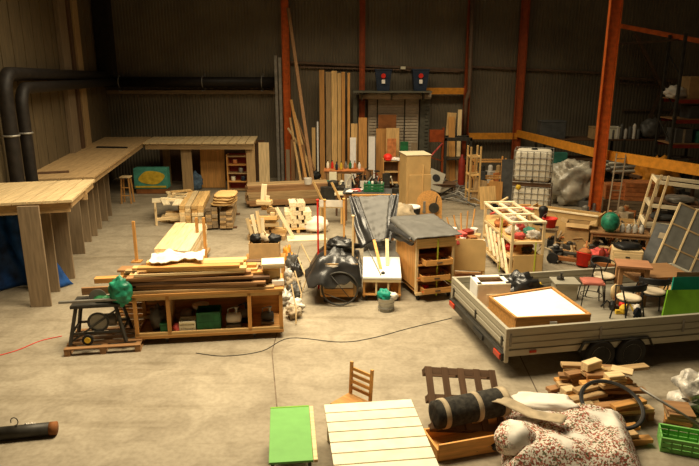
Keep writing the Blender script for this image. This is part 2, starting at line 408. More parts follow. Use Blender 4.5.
# ------------------------------------------------------------------ decks on plank legs (left and back)
def planks_poly(mb,fl,fr,br,bl,n,z,th,gap=.008):
    for k in range(n):
        u0=k/n+gap/2; u1=(k+1)/n-gap/2; e=random.uniform(-.02,.02)
        p=[fl.lerp(fr,u0),fl.lerp(fr,u1),bl.lerp(br,u1),bl.lerp(br,u0)]
        d=(p[1]-p[2]).normalized()*e
        p[0]=p[0]+d; p[1]=p[1]+d
        mb.prism([(q.x,q.y) for q in p],z-th,z+random.uniform(0,.006))
def V2(x,y): return Vector((x,y,0))
z=2.25; t=T('plank_platform','nearest raised plank deck on wide board legs, left edge of hall','platform')
fl,fr,br,bl=V2(-8.05,12.15),V2(-5.80,12.75),V2(-6.28,15.2),V2(-8.50,14.65)
m_=MB(); planks_poly(m_,fl,fr,br,bl,8,z,.05); m_.build('deck','pale'+'y',t)
def legboard(mb,xr,y,w,h,rz=R(8)):
    mb.box((xr-w/2,y,h/2),(w,.06,h),(0,0,rz))
MB().bar((-7.95,12.35,z-.17),(-5.92,12.88,z-.17),.06,.22).build('joist','tanx',t)
MB().bar((-8.2,13.7,z-.17),(-6.05,14.1,z-.17),.06,.22).build('joist','tanx',t)
MB().bar((-5.9,12.85,z-.12),(-6.33,15.1,z-.12),.05,.14).build('edge_beam','tany',t)
for x,y,w in ((-6.36,12.42,.42),(-6.58,13.3,.50),(-6.62,14.2,.46),(-6.0,14.9,.0)):
    if w:
        m_=MB(); legboard(m_,x,y,w,z-.055); m_.build('leg','greyz',t)
m_=MB(); legboard(m_,-7.6,12.6,.3,z-.055); m_.build('leg','greyz',t)
m_=MB(); legboard(m_,-7.9,14.2,.3,z-.055); m_.build('leg','greyz',t)
# rear run
z=2.05; t=T('plank_platform','long middle plank deck running along the left wall','platform')
fl,fr,br,bl=V2(-8.85,16.2),V2(-6.90,16.6),V2(-8.3,26.2),V2(-10.2,26.1)
m_=MB(); planks_poly(m_,fl,fr,br,bl,7,z,.05); m_.build('deck','tany',t)
MB().bar((-8.8,16.3,z-.15),(-7.0,16.7,z-.15),.06,.2).build('joist','tanx',t)
MB().bar((-7.02,16.8,z-.13),(-8.28,25.6,z-.13),.05,.16).build('edge_beam','tany',t)
for px,py in ((85,254),(91.5,242),(97.4,236),(101.8,229),(108,221),(112,216)):
    g=G(px,py); m_=MB(); legboard(m_,g.x,g.y,.5,z-.055); m_.build('leg','greyz',t)
for k in range(4):
    m_=MB(); legboard(m_,-8.9-.35*k+.3,17.6+k*2.3,.3,z-.055); m_.build('leg','greyz',t)
for (p,q,lb) in (((38,173),(69,171.5),'dark batten lying at the near end of the middle deck'),((97,147),(127,147.5),'long dark batten lying at the far end of the middle deck')):
    a=G(*p,z+.03); b=G(*q,z+.03); S('batten',lb,'batten',MB().bar(a,b,.12,.045),M['black'] if p[0]>50 else W['darkx'])
# back run
t=T('plank_platform','back plank deck with short crosswise boards against the corrugated wall','platform')
z=2.02; fl,fr,br,bl=V2(-8.15,24.35),V2(-3.72,24.35),V2(-3.9,26.75),V2(-8.3,26.5)
m_=MB(); planks_poly(m_,fl,fr,br,bl,13,z,.05); m_.build('deck','paley',t)
MB().bar((-8.0,24.45,z-.16),(-3.8,24.45,z-.16),.06,.20).build('joist','tanx',t)
MB().bar((-8.0,26.4,z-.16),(-3.95,26.4,z-.16),.06,.20).build('joist','tanx',t)
for px,w in ((187,.42),(251,.34)):
    m_=MB(); x=Xp(px,24.6,1); legboard(m_,x+w/2,24.62,w,z-.055,0); m_.build('leg','tanz',t)
for x in (-7.6,-4.1):
    m_=MB(); legboard(m_,x,26.3,.3,z-.055,0); m_.build('leg','tanz',t)
m_=MB(); x=Xp(264,24.9,1); S('leaning_board','pale wide board standing right of the back plank deck','board',MB().box((0,0,.98),(.42,.05,1.96)),W['palez'],(x,24.9,0),(R(-4),0,0))
# under back deck
x=Xp(212,25.5,1); S('plywood_sheet','tall plywood sheet standing under the back plank deck','plywood',MB().box((0,0,.9),(1.0,.03,1.8)),W['orangez'],(x,25.55,0.02),(R(-4),0,0))
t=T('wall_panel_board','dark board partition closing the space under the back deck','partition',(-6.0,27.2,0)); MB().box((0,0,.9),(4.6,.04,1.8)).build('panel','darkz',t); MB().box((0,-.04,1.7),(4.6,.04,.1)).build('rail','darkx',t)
t=T('shelf_rack','small open wooden rack with red lined shelves under the back deck','rack',(Xp(238,25.0,1),25.0,0))
for sx in (-1,1): MB().box((sx*.4,0,.75),(.05,.4,1.5)).build('side_panel','orangez',t)
for k in range(5): MB().box((0,0,.06+k*.34),(.76,.4,.04)).build('shelf','orangex' if k%2 else 'tanx',t)
MB().box((0,.2,.75),(.8,.02,1.5)).build('back_panel','redpaint',t)
for k,(dx,zz,mt,lb,cat,nm) in enumerate(((-.2,.42,'cream','cream tin on second shelf of the red lined rack','tin','paint_tin'),(.12,.76,'steel','grey tin on middle shelf of the red lined rack','tin','paint_tin'),(-.1,1.10,'brick','red tin on upper shelf of the red lined rack','tin','paint_tin'),(.2,.42,'navy','dark blue tin on second shelf of the red lined rack','tin','paint_tin'))):
    tt=T(nm,lb,cat,(Xp(238,25.0,1)+dx,24.95,zz)); MB().lathe([(.085,0),(.09,.01),(.09,.18),(.08,.19)],n=14).build('can',mt,tt,True); MB().ring((0,-.0,.19),.082,.008,'z',16,5).build('lid_rim','steel',tt)
t=T('painted_chest','teal painted chest front with a yellow oval under the back deck','chest',(Xp(150,24.3,.8),24.3,0),R(2))
MB().box((0,.25,.62),(1.30,.5,.80)).build('body','tealpaint',t)
MB().box((0,.25,.11),(1.2,.44,.2)).build('plinth','rust',t)
m_=MB(); m_.prism([(.50*math.cos(a)+.05*math.sin(3*a),.27*math.sin(a)) for a in [2*PI*k/28 for k in range(28)]],0,.012); o=m_.build('yellow_oval','yellow',t); o.rotation_euler=(R(90),0,0); o.location=(.05,0,.66)
m_=MB().box((0,-.016,.30),(1.2,.012,.07)); m_.build('lower_stripe','yellow',t)
m_=MB(); S('plastic_sack','crumpled light blue sack under the back deck beside the plywood sheet','sack',m_.blob((0,0,.35),(.28,.2,.38),.3,2.4,4,floor=0),mat('pale_blue_plastic',(.12,.2,.3),.5,amp=.4),(Xp(194,24.9,.3),25.2,0),smooth=True)
# small stool under the middle deck
t=T('wooden_stool','small tall wooden stool at the edge of the middle deck','stool',(-8.25,22.7,0))
MB().box((0,0,.98),(.36,.34,.05)).build('seat','palex',t)
for sx in (-1,1):
    for sy in (-1,1): MB().bar((sx*.18,sy*.16,0),(sx*.13,sy*.11,.96),.045,.045).build('leg','orangez',t)
for zz in (.3,.6): MB().bar((-.16,-.14,zz),(.16,-.14,zz),.03,.03).build('stretcher','orangex',t)
# blue tarp
def tarp(u,v):
    x=-1.1+2.2*u; z=1.75*(1-v)
    y=.15*math.sin(u*14)*(.4+v)+.12*noise.noise(Vector((u*5,v*3,2)))
    return Vector((x*(.55+.6*v)+.25*v,y,z+.1*noise.noise(Vector((u*4,0,1)))))
S('blue_tarp','crumpled blue tarpaulin hanging under the nearest plank deck','tarp',MB().grid(lambda u,v: (lambda p:Vector((p.x,p.y,max(.02,p.z))))(tarp(u,v)),28,14),M['blue'],(-7.95,13.45,0.0),R(4),smooth=True,solid=.01)

# ------------------------------------------------------------------ lumber helpers
TONES=['pine','orange','brown','tan','pale','grey']
def board_stack(loc,rz,L_,bw,bh,nx,nz,label,group,tones,jit=.05,gap=.006,skip=0,ax='x',name='timber_board',z0=0.0):
    """each board an object of its own, lying one on another"""
    protos={}
    for k in range(nz):
        off=0 if nx==1 else -(nx-1)*(bw+gap)/2
        for i in range(nx):
            if skip and k==nz-1 and random.random()<skip: continue
            tn=random.choice(tones)
            if tn not in protos:
                o=MB().box((0,0,0),(L_,bw,bh) if ax=='x' else (bw,L_,bh)).build(name,tn+ax); protos[tn]=o
            else:
                o=protos[tn].copy(); C.objects.link(o)
            j=random.uniform(-jit,jit); d=off+i*(bw+gap)
            l=Vector((j,d,0)) if ax=='x' else Vector((d,j,0))
            l.rotate(Matrix.Rotation(rz,3,'Z'))
            o.location=Vector(loc)+l+Vector((0,0,z0+bh/2+k*(bh+.002))); o.rotation_euler=(0,0,rz+random.uniform(-.006,.006))
            tag(o,label,'board',group)
def pallet(label,loc,rz,tone='tan',w=1.2,d=.8,rx=0,group=None,h=.14):
    t=T('wooden_pallet',label,'pallet',loc,rz,group)
    t.rotation_euler=(rx,0,rz)
    for k in range(5): MB().box((0,-d/2+.05+k*(d-.1)/4,h-.011),(w,.1,.022)).build('top_board',tone+'x',t)
    for sx in (-1,0,1):
        MB().box((sx*(w/2-.05),0,.011),(.1,d,.022)).build('bottom_board',tone+'y',t)
        for sy in (-1,0,1): MB().box((sx*(w/2-.05),sy*(d/2-.05),.0645),(.1,.1,.085)).build('block',tone+'z',t)
        MB().box((sx*(w/2-.05),0,.1125),(.1,d,.011)).build('stringer',tone+'y',t)
    return t
# long brown timber stack at back
c,rz,w=base((246,209),(326,205))
for k in range(3): S('bearer','short wooden bearer under the long brown timber stack','bearer',MB().box((0,.4,.04),(.09,.9,.08)),W['darky'],c+Vector((-1.2+k*1.2,0,0)),rz,group='bearers under the long timber stack')
board_stack(c+Vector((0,.45,0)),rz,2.95,.21,.10,4,7,'long brown timber plank in the wide stack before the tall grey tubes','planks of the wide brown stack',['brown','tan','tan','brown'],.06,z0=.08)
# two pale board piles (pallet piles in the middle left)
for (l,r,ytop,yback,lb,grp,tn) in (((179,229),(190.5,229),206,193,'pale board in the left of two twin piles','boards in left twin pile',['pale','pine']),((191.5,229),(203,229.5),206,193,'pale board in the right of two twin piles','boards in right twin pile',['pale','birch','pine']),((205,231),(217,231),208,193,'greyish board in the pile under the folded mats','boards in grey pile',['grey','tan']),((219,231),(232,231),213,200,'greyish board in the low pile right of the folded mats','boards in low grey pile',['grey','grey','tan'])):
    c,rz,w=base(l,r); h=Zy(ytop,c.y); n=6; bh=(h-.06)/n
    for q in (-.9,.9):
        dd=Vector((q*-.12,1.25+q,0)); S('bearer','short bearer under a '+('left twin' if l[0]==179 else 'right twin' if l[0]==191.5 else 'grey' if l[0]==205 else 'low grey')+' pile of boards','bearer',MB().box((0,0,.03),(w*.95,.08,.06)),W['darkx'],c+dd,rz,group='bearers '+grp)
    board_stack(c+Vector((-.12,1.25,0)),R(7),2.35,w/2-.01,bh-.003,2,n,lb,grp,tn,.03,ax='y',z0=.06)
c,rz,w=base((212,231),(234,231))
for k in range(4):
    S('folded_mat','folded cream mat in the pile on the grey boards','mat',MB().blob((0,0,0),(.34,.5,.05),.12,2,k,16,8,power=.6),W['pinex'],c+Vector((-.02+.02*k,.55,.80+k*.085)),R(-12+4*k),group='folded mats on grey boards',smooth=True)
# pile at far left of those
c,rz,w=base((155,226),(183,224))
t=T('sawhorse_table','rough low workbench of pale offcuts left of the twin board piles','workbench',c,rz)
for sx in (-1,1):
    for y in (.05,1.3): MB().box((sx*.38,y,.3),(.07,.07,.6)).build('leg','palez',t)
    MB().box((sx*.38,.68,.56),(.06,1.4,.08)).build('rail','paley',t)
MB().box((0,.05,.2),(.8,.04,.1)).build('rail','palex',t)
MB().box((0,1.0,.62),(.95,.6,.04)).build('top_board','birchx',t)
for k,(dx,dy,ww,dd,zz,rr,tn) in enumerate(((-.25,1.75,.5,.9,.65,.1,'pale'),(.25,.45,.34,.85,.63,-.15,'birch'),(-.2,.45,.22,.75,.63,.1,'birch'),(.15,1.3,.6,.3,.66,.4,'pine'),(.0,1.7,.7,.25,.72,.2,'pine'))):
    S('offcut_board','pale loose offcut board on the rough low workbench','board',MB().box((0,0,.02),(ww,dd,.04)),W[tn+'y'],c+Vector((dx,dy,zz+.03*(k>2))),rz+rr,group='offcuts on rough workbench')
# stacks between: block piles
SH=(c,rz)
def blockpile(c,w,d,layers,label,group,tones,seed,sz=(.32,.14,.12),z0=0.14):
    rr=random.Random(seed)
    for k in range(layers):
        n=max(2,int(5-k*.6))
        for i in range(n):
            ax=rr.choice((0,PI/2)) if k%2 else rr.uniform(-.2,.2)
            a=rr.uniform(.7,1.25)
            o=S('wood_block',label,'block',MB().box((0,0,0),(sz[0]*a,sz[1],sz[2])),W[rr.choice(tones)+'x'],c+Vector((rr.uniform(-1,1)*w/2*(1-k*.08),rr.uniform(0,d),z0+sz[2]/2+k*(sz[2]+.003))),ax+rr.uniform(-.15,.15),group=group)
c,rz,w=base((283,234),(310,233)); cm_=c.copy()
pallet('pallet carrying the neat stepped pile of white blocks',c+Vector((0,.4,0)),rz,'pine',.9,.8)
h=Zy(202,c.y+.3)
yy=.14
for k,(n,sx) in enumerate(((4,.24),(3,.30),(4,.22),(3,.26),(2,.3),(2,.24))):
    for i in range(n):
        S('timber_block','whitewood block in the neat stepped pile on a pallet','block',MB().box((0,0,0),(.26 if k%2 else .18,.6,.13)),W['birchy'],c+Vector(((i-(n-1)/2)*sx+random.uniform(-.03,.03),.4,yy+.066)),rz+random.uniform(-.05,.05),group='blocks of the stepped pile')
    yy+=.133
c,rz,w=base((247,241),(285,241))
pallet('pallet under the untidy offcut pile left of the stepped block pile',c+Vector((0,.45,0)),rz,'tan',1.1,.8)
blockpile(c+Vector((0,.1,0)),.8,.6,9,'pale wood offcut in the untidy pile left of the stepped blocks','offcuts of untidy pile',['birch','pale','pine','tan'],3,(.42,.13,.11))
for k in range(4):
    x=-.5+k*.125; S('upright_offcut','pale offcut board standing up in the untidy pile','board',MB().box((0,0,.0),(.10,.04,.65)),W['birchz' if k%2 else 'palez'],c+Vector((x+.05,.02+.02*(k%3),.36+.1*(k%3))),(R(-8),R(-16+4*k),0),group='standing offcuts of untidy pile')
S('tall_offcut','tallest white board standing on the untidy offcut pile','board',MB().box((0,0,.3),(.16,.05,.6)).box((.12,0,.12),(.12,.05,.3)),W['birchz'],c+Vector((-.1,.35,1.02)),(0,R(6),0))
S('tall_offcut','white board leaning right off the untidy offcut pile','board',MB().box((0,0,.0),(.10,.04,1.0)),W['birchz'],c+Vector((.55,.15,.52)),(0,R(-28),0))
blockpile(SH[0]+Vector((0,.15,0)),.5,.4,3,'pale offcut lying under the rough low workbench','offcuts under rough workbench',['pale','pine','tan'],9,(.45,.16,.11),z0=.0)
blockpile(SH[0]+Vector((.0,.9,0)),.5,.35,3,'short pale offcut stacked on the back of the rough low workbench','offcuts stacked on rough workbench',['pale','birch'],10,(.4,.14,.06),z0=.645)
a=G(290,246); b=G(322,233)
S('plywood_offcut','thin pale plywood sheet lying on the floor by the block piles','plywood',MB().box((0,0,.012),(1.15,.55,.024)),W['birchx'],((a.x+b.x)/2,(a.y+b.y)/2+.1,0),R(8))
S('white_sack','white sack slumped on the floor right of the stepped blocks','sack',MB().blob((0,0,.18),(.42,.32,.26),.25,2,5,floor=0),M['cloth'],G(316,231),smooth=True)

# ------------------------------------------------------------------ foreground bench cabinet with timber on top
c,rz,w=base((136,346),(284,338)); bh=1.0; dpt=.85
t=T('bench_cabinet','long orange wooden bench cabinet on casters, loaded with timber','cabinet',c,rz)
z0=.12
MB().box((0,dpt/2,z0+.03),(w,dpt,.06)).build('bottom_panel','orangex',t)
MB().box((0,dpt/2,bh-.03),(w+.04,dpt+.04,.05)).build('top_panel','orangex',t)
MB().box((0,dpt-.01,.55),(w,.02,.85)).build('back_panel','orangex',t)
xs=[-w/2+.04,-w/2+.62,w/2-.62,w/2-.04]
for x in xs: MB().box((x,.03,.56),(.07,.05,.84)).build('front_post','orangez',t)
for x in (xs[0],xs[3]): MB().box((x,dpt-.05,.56),(.07,.07,.84)).build('rear_post','orangez',t)
MB().box((0,.03,bh-.09),(w,.05,.08)).build('front_rail','pinex',t); MB().box((0,.03,z0+.08),(w,.05,.07)).build('front_rail','pinex',t)
for x in (xs[1],xs[2]): MB().box((x,dpt/2,.56),(.03,dpt-.1,.8)).build('divider','osb',t)
for sx in (-1,1):
    MB().box((sx*(w/2-.04),dpt/2,.2),(.04,dpt-.1,.06)).build('side_rail','orangey',t)
    for y in (.1,dpt-.1):
        f=MB().box((sx*(w/2-.55),y,.10),(.07,.07,.05)).build('caster','steel',t)
        m_=MB().lathe([(.045,-.015),(.045,.015)],(sx*(w/2-.55),y,.045),14,'x'); m_.build('caster_wheel','rubber',f)
def onb(x,y,z): 
    v=Vector((x,y,z)); v.rotate(Matrix.Rotation(rz,3,'Z')); return c+v
sh=z0+.061
bc,brz=c.copy(),rz
# contents
def crate(label,loc,rz,w,d,h,m,rows=3,name='plastic_crate',cat='crate'):
    t=T(name,label,cat,loc,rz)
    MB().box((0,0,.01),(w*.92,d*.92,.02)).build('base',m,t)
    for k,(x,y,ww,dd) in enumerate(((0,-d/2,w,.018),(0,d/2,w,.018),(-w/2,0,.018,d),(w/2,0,.018,d))):
        mm=MB()
        for q in range(rows): mm.box((x,y,h*(q+.5)/rows),(ww,dd,h/rows*(.8 if rows>2 else .98)))
        if ww>dd:
            for q in range(5): mm.box((x-ww/2+ww*q/4*.98,y,h/2),(.02,dd,h))
        else:
            for q in range(4): mm.box((x,y-dd/2+dd*q/3*.98,h/2),(ww,.02,h))
        mm.build('side',m,t)
    MB().box((0,-d/2-.004,h-.02),(w*1.04,.03,.035)).build('rim',m,t); MB().box((0,d/2,h-.02),(w*1.04,.03,.035)).build('rim',m,t)
    return t
crate('green plastic crate in the middle bay of the bench cabinet',onb(-.03,.26,sh),rz,.42,.34,.38,'green',2)
crate('small white slotted crate left of the green crate in bench cabinet',onb(-.42,.2,sh),rz,.28,.22,.22,'cream',3)
S('machine_motor','round blower motor shown behind the white crate','motor',MB().lathe([(.05,-.12),(.12,-.1),(.14,0),(.12,.1),(.05,.12)],(0,0,.15),16,'x').box((0,0,.03),(.2,.18,.06)),M['steel'],onb(-.48,.55,sh),rz,smooth=False)
def misc_machine(label,loc,rz,m1,m2,s=1.0,cat='machine',name='small_machine'):
    t=T(name,label,cat,loc,rz)
    MB().box((0,0,.03*s),(.28*s,.22*s,.06*s)).build('base',m2,t)
    MB().lathe([(.03*s,-.14*s),(.09*s,-.12*s),(.10*s,0),(.09*s,.12*s),(.03*s,.14*s)],(0,0,.16*s),16,'x').build('motor_housing',m1,t,True)
    MB().lathe([(.025*s,.0),(.025*s,.1*s),(.05*s,.11*s),(.05*s,.13*s)],(.05*s,0,.24*s),12).build('knob',m2,t)
    MB().path([(-.1*s,0,.22*s),(-.1*s,0,.33*s),(0,0,.36*s),(.09*s,0,.33*s)],.012*s,8).build('handle',m2,t,True)
misc_machine('grey motor with handle right of the green crate in bench cabinet',onb(.42,.28,sh),rz,'cloth','steel',1.05)
misc_machine('bluish grey bench grinder in the middle bay by the right divider',onb(.60,.5,sh),rz+.2,'steel','navy',1.0)
misc_machine('dark pump in the right end bay of the bench cabinet',onb(w/2-.3,.35,sh),rz,'slate','steel',.9)
S('plastic_sack','crumpled dark sack in the left end bay of bench cabinet','sack',MB().blob((0,0,.18),(.16,.18,.28),.4,2.6,3,floor=0),M['greysheet'],onb(-w/2+.38,.35,sh),smooth=True)
S('green_tin_box','dull green tin box low in the left end bay','box',MB().box((0,0,.09),(.13,.16,.18)).box((0,0,.19),(.14,.17,.02)),M['green'],onb(-w/2+.51,.14,sh),rz)
S('red_bag','small red bag beside the white slotted crate','bag',MB().blob((0,0,.07),(.08,.09,.10),.3,2,9,floor=0),M['pink'],onb(-.62,.15,sh),smooth=True)
S('wicker_basket','round straw basket behind the white slotted crate','basket',MB().lathe([(.08,0),(.13,.1),(.15,.2),(.14,.2),(.11,.05)],n=16),W['tanx'],onb(-.60,.62,sh))
S('hanging_bowl','pale bowl shape standing at the back of the middle bay','bowl',MB().lathe([(.03,0),(.04,.14),(.05,.2),(.15,.28),(.16,.34),(.14,.34),(.06,.24)],n=18),M['cloth'],onb(-.22,.62,sh),smooth=True)
# timber on top
rr=random.Random(11)
tones=['brown','orange','pine','tan','brown','dark','pale']
zt=bh
for k in range(9):
    n=5 if k<6 else 3
    L0=[3.0,2.9,2.7,2.9,2.6,2.7,2.3,2.2,1.9][k]
    for i in range(n):
        Lx=L0*rr.uniform(.8,1.0); tn=rr.choice(['brown','dark','orange','brown','tan','pine']) if k<6 else rr.choice(['pale','pine','orange'])
        wd_=.15; x=-.22+rr.uniform(-.12,.12)-(.05*k)*0
        y=.08+i*.165+.02*(k%2)
        o=MB().box((0,0,0),(Lx,wd_,.047)).build('timber_plank',tn+'x'); o.location=onb(x,y,zt+.024+k*.055); o.rotation_euler=(0,rr.uniform(-.006,.006),rz+rr.uniform(-.04,.04))
        tag(o,'long loose plank in the mixed timber heap on the bench cabinet','plank','planks heaped on the bench cabinet')
zt2=zt+9*.055
def sheet(u,v):
    return Vector(((u-.5)*.95,(v-.5)*.5*(1+.3*math.sin(u*7)),.05+.09*noise.noise(Vector((u*5,v*4,1)))+.025*noise.noise(Vector((u*19,v*11,3)))))
S('white_cloth','crumpled white cloth lying on top of the plank heap','cloth',MB().grid(sheet,34,20),M['cloth'],onb(-.55,.4,zt2+.02),rz,smooth=True,solid=.02)
# cardboard and boxes at right end
S('wooden_box_lid','pale square board on the right end of the plank heap','board',MB().box((0,0,.02),(.42,.38,.04)).box((0,0,-.03),(.38,.34,.05)),W['birchx'],onb(w/2-.16,.30,bh+.40),rz)
S('wooden_block','stack of pale offcuts under the pale square board','block',MB().box((0,0,.06),(.38,.3,.12)).box((.02,0,.21),(.34,.28,.18)),W['pinex'],onb(w/2-.22,.38,bh+.0),rz)
S('wooden_block','white painted block beside the pale square board','block',MB().box((0,0,.05),(.22,.14,.10)),M['white'],onb(w/2-.08,.18,bh+.01),rz)
# things behind bench: boards pile with cardboard box
c,rz,w=base((166,288),(205,287))
t=T('low_trolley','low wooden trolley behind the bench cabinet carrying pale boards','trolley',G(184,270)+Vector((0,.2,0)),R(3))
for sx in (-1,1):
    for sy in (-1,1): MB().lathe([(.06,-.02),(.06,.02)],(sx*.35,sy*.8,.06),12,'x').build('wheel','rubber',t)
MB().box((0,0,.16),(.9,2.2,.08)).build('platform','tany',t)
board_stack(G(184,270)+Vector((-.05,.2,0)),R(4),2.5,.28,.09,3,7,'pale board stacked on the low trolley behind the bench','pale boards on low trolley',['birch','pale','cream' if 0 else 'birch'],.12,ax='y',z0=.2)
for px,lb in ((197,'left upright post by the pale board trolley'),(204,'right upright post by the pale board trolley')):
    g=G(px,264); S('upright_post',lb,'post',MB().box((0,0,.62),(.07,.07,1.24)).box((0,0,.02),(.2,.2,.04)),W['orangez'],g+Vector((.06,0,0)))
g=G(137,262); S('upright_post','lone wooden post left of the white cloth','post',MB().box((0,0,.55),(.075,.06,1.1)).box((0,0,.02),(.25,.2,.04)),W['orangez'],g)
# cardboard box right of heap
def cbox(label,loc,rz,w,d,h,m='card',name='cardboard_box',flaps=True):
    t=T(name,label,'box',loc,rz)
    mm=MB(); th=.012
    mm.box((0,0,th/2),(w,d,th))
    for s_ in (-1,1): mm.box((s_*(w/2),0,h/2),(th,d,h)); mm.box((0,s_*(d/2),h/2),(w,th,h))
    mm.build('body',m,t)
    if flaps:
        for s_ in (-1,1):
            MB().box((s_*(w/2+.07),0,h+.03),(.18,d*.96,.008),(0,s_*R(-20 if s_>0 else -20)*1,0)).build('flap',m,t)
            MB().box((0,s_*(d/2+.06),h-.02),(w*.96,.15,.008),(s_*R(-35),0,0)).build('flap',m,t)
    return t
g=G(262,300)+Vector((0,.75,0))
t=T('scrap_trolley','low wooden stand behind the right end of the bench','stand',g,R(3)); MB().box((0,0,.72),(.9,.6,.05)).build('top','orangex',t)
for sx in (-1,1):
    for sy in (-1,1): MB().box((sx*.4,sy*.26,.35),(.06,.06,.7)).build('leg','orangez',t)
cbox('orange cardboard box of scraps behind the right end of the bench',g+Vector((.0,0,.745)),R(3),.66,.5,.40,flaps=False)
for k,(mt,lb) in enumerate((('black','black rubber scrap poking out of the orange cardboard box'),('sack','cream rag spilling from the orange cardboard box'),('black','black rag at the right of the orange cardboard box'))):
    S('rag',lb,'rag',MB().blob((0,0,0),(.15,.13,.11),.6,3,k,16,12),M[mt],g+Vector((-.18+.2*k,-.02,1.19)),smooth=True)
for k in range(6):
    S('loose_stick','short stick poking up from the scrap box','stick',MB().tube((0,0,0),(.25-.1*k,.05*k-.1,.35),.015,6),W['palez'],g+Vector((-.2+.08*k,.0,1.0)),group='sticks in the scrap box')
# rags hanging heap right of bench
rr=random.Random(5)
for k in range(9):
    p=G(286+rr.uniform(-3,10),318-k*7); mt=rr.choice(['sack','cloth','sack','blackw','yellow'])
    S('scrap_sack',['cream','white','pale','grey','dirty','torn','small','flat','faded'][k]+' bag of scraps heaped at the right end of the bench cabinet','sack',MB().blob((0,0,.12),(.14,.14,.12+.02*k),.8,2.5,k,20,14,floor=0),M[['sack','cloth','plastic','greysheet','sack','plastic','blackw','greysheet','beam'][k]],p+Vector((.05,0,0)),smooth=True)
for k in range(4):
    p=G(296+k*3,325-k*16); S('loose_stick','long bent stick leaning on the scrap bags','stick',MB().path([(0,0,.02),(.05*k,.1,.3),(-.1,.3,.75)],.016,6),W['palez'],p,group='sticks on the scrap bags')
# green bag
g=G(120,322)+Vector((0,.45,0))
S('green_plastic_bag','bright green plastic bag hanging off the left end of the plank heap','bag',MB().blob((0,0,.0),(.21,.15,.25),.3,2.4,2,28,20),M['bag'],D(121,291,10.50),smooth=True)
t=T('timber_rest','low trestle behind the table saw holding loose planks','trestle',(g.x+.15,g.y+.32,0),0)
for sx in (-1,1): MB().box((sx*.25,0,.42),(.06,.3,.84)).build('leg','orangez',t)
MB().box((0,0,.86),(.7,.3,.05)).build('top','brownx',t)
for k in range(6):
    g2=G(128,336-k*2); S('plank','short plank stacked on the floor between saw and bench','plank',MB().box((0,0,0),(.75,.16,.05)),W[['brownx','tanx','palex','orangex','brownx','tanx'][k]],Vector((-4.15,11.25+.03*k,.03+k*.105)),R(2),group='planks between saw and bench')
# ------------------------------------------------------------------ table saw on pallet
c,rz,w=base((62,357),(135,352))
pallet('brown pallet under the table saw',c+Vector((0,.45,0)),rz,'brown',1.3,.9)
t=T('table_saw','old dark table saw with splayed legs standing on the pallet','table saw',c+Vector((-.1,.45,.142)),rz)
for sx in (-1,1):
    for sy in (-1,1): MB().bar((sx*.48,sy*.3,0),(sx*.34,sy*.2,.66),.05,.05).build('leg','darksteel',t)
    MB().bar((sx*.44,-.28,.2),(sx*.44,.28,.2),.03,.03).build('brace','darksteel',t)
MB().bar((-.45,-.27,.2),(.45,-.27,.2),.03,.04).build('brace','darksteel',t); MB().bar((-.45,.27,.2),(.45,.27,.2),.03,.04).build('brace','darksteel',t)
MB().bar((-.47,-.29,.05),(.36,-.2,.6),.03,.03).build('brace','darksteel',t)
MB().box((0,0,.69),(.85,.52,.05)).build('table_top','darksteel',t)
MB().box((0,-.24,.80),(1.2,.05,.04)).build('fence_rail','steel',t)
MB().box((.02,.12,.86),(.62,.05,.14)).build('fence_board','brownx',t)
MB().lathe([(.04,-.02),(.17,-.02),(.17,.02),(.04,.02)],(.02,-.2,.38),24,'y').build('pulley','steel',t)
MB().ring((.02,-.23,.38),.17,.02,'y').build('pulley_rim','darksteel',t)
MB().lathe([(.05,-.16),(.12,-.14),(.12,.14),(.05,.16)],(.12,.06,.30),18,'x').build('motor','steel',t,True)
f=MB().lathe([(.02,-.02),(.10,-.02),(.10,.02),(.02,.02)],(-.16,-.34,.10),20,'y').build('small_wheel','rubber',t)
MB().lathe([(.02,-.03),(.055,-.03),(.055,.0)],(-.16,-.34,.10),16,'y').build('hub','yellow',f)
MB().lathe([(.16,-.004),(.16,.004)],(.0,.02,.76),28,'y').build('saw_blade','steel',t)
S('brown_offcut','dark brown plank offcut lying on the table saw top','block',MB().box((0,0,.05),(.5,.14,.1)),W['orangex'],c+Vector((.02,.75,1.1)),rz)
S('small_white_bottle','small white bottle on the right of the table saw top','bottle',MB().lathe([(.035,0),(.04,.02),(.04,.11),(.015,.14),(.015,.17)],n=12),M['cloth'],c+Vector((.25,.35,.142+.715)),smooth=True)
S('greenish_rag','dull green rag lying on the table saw','rag',MB().blob((0,0,0),(.16,.1,.05),.5,3,8),M['green'],c+Vector((0,.42,.142+.75)),smooth=True)

# ------------------------------------------------------------------ cart 1: black bag trolley with hoop
def wheels(t,w,d,r=.06,inset=.08,m='rubber'):
    for sx in (-1,1):
        for sy in (0,1):
            f=MB().box((sx*(w/2-inset),.08+sy*(d-.16),r*1.9),(.06,.06,r*.5)).build('caster','steel',t)
            MB().lathe([(r*.4,-.018),(r,-.018),(r,.018),(r*.4,.018)],(sx*(w/2-inset),.08+sy*(d-.16),r),14,'x').build('caster_wheel',m,f)
c,rz,w=base((321,303),(357,303)); h=Zy(268,c.y); d=.85
t=T('tool_cart','plywood cart heaped with a black sheet, hoop leaning on it','cart',c,rz)
wheels(t,w,d,.07)
MB().box((0,d/2,.16),(w,d,.04)).build('bottom_panel','orangex',t)
MB().box((0,.02,.17+.36),(w,.03,.72)).build('front_panel','greysheet' if 0 else 'tanz',t)
for sx in (-1,1): MB().box((sx*w/2,d/2,.53),(.03,d,.72)).build('side_panel','tanz',t)
MB().box((0,d,.53),(w,.03,.72)).build('back_panel','tanz',t)
MB().box((0,-.01,.25),(w*.8,.03,.16)).build('front_board','orangex',t)
MB().box((0,-.005,.60),(w*.78,.02,.5)).build('paper_sheet','cloth',t)
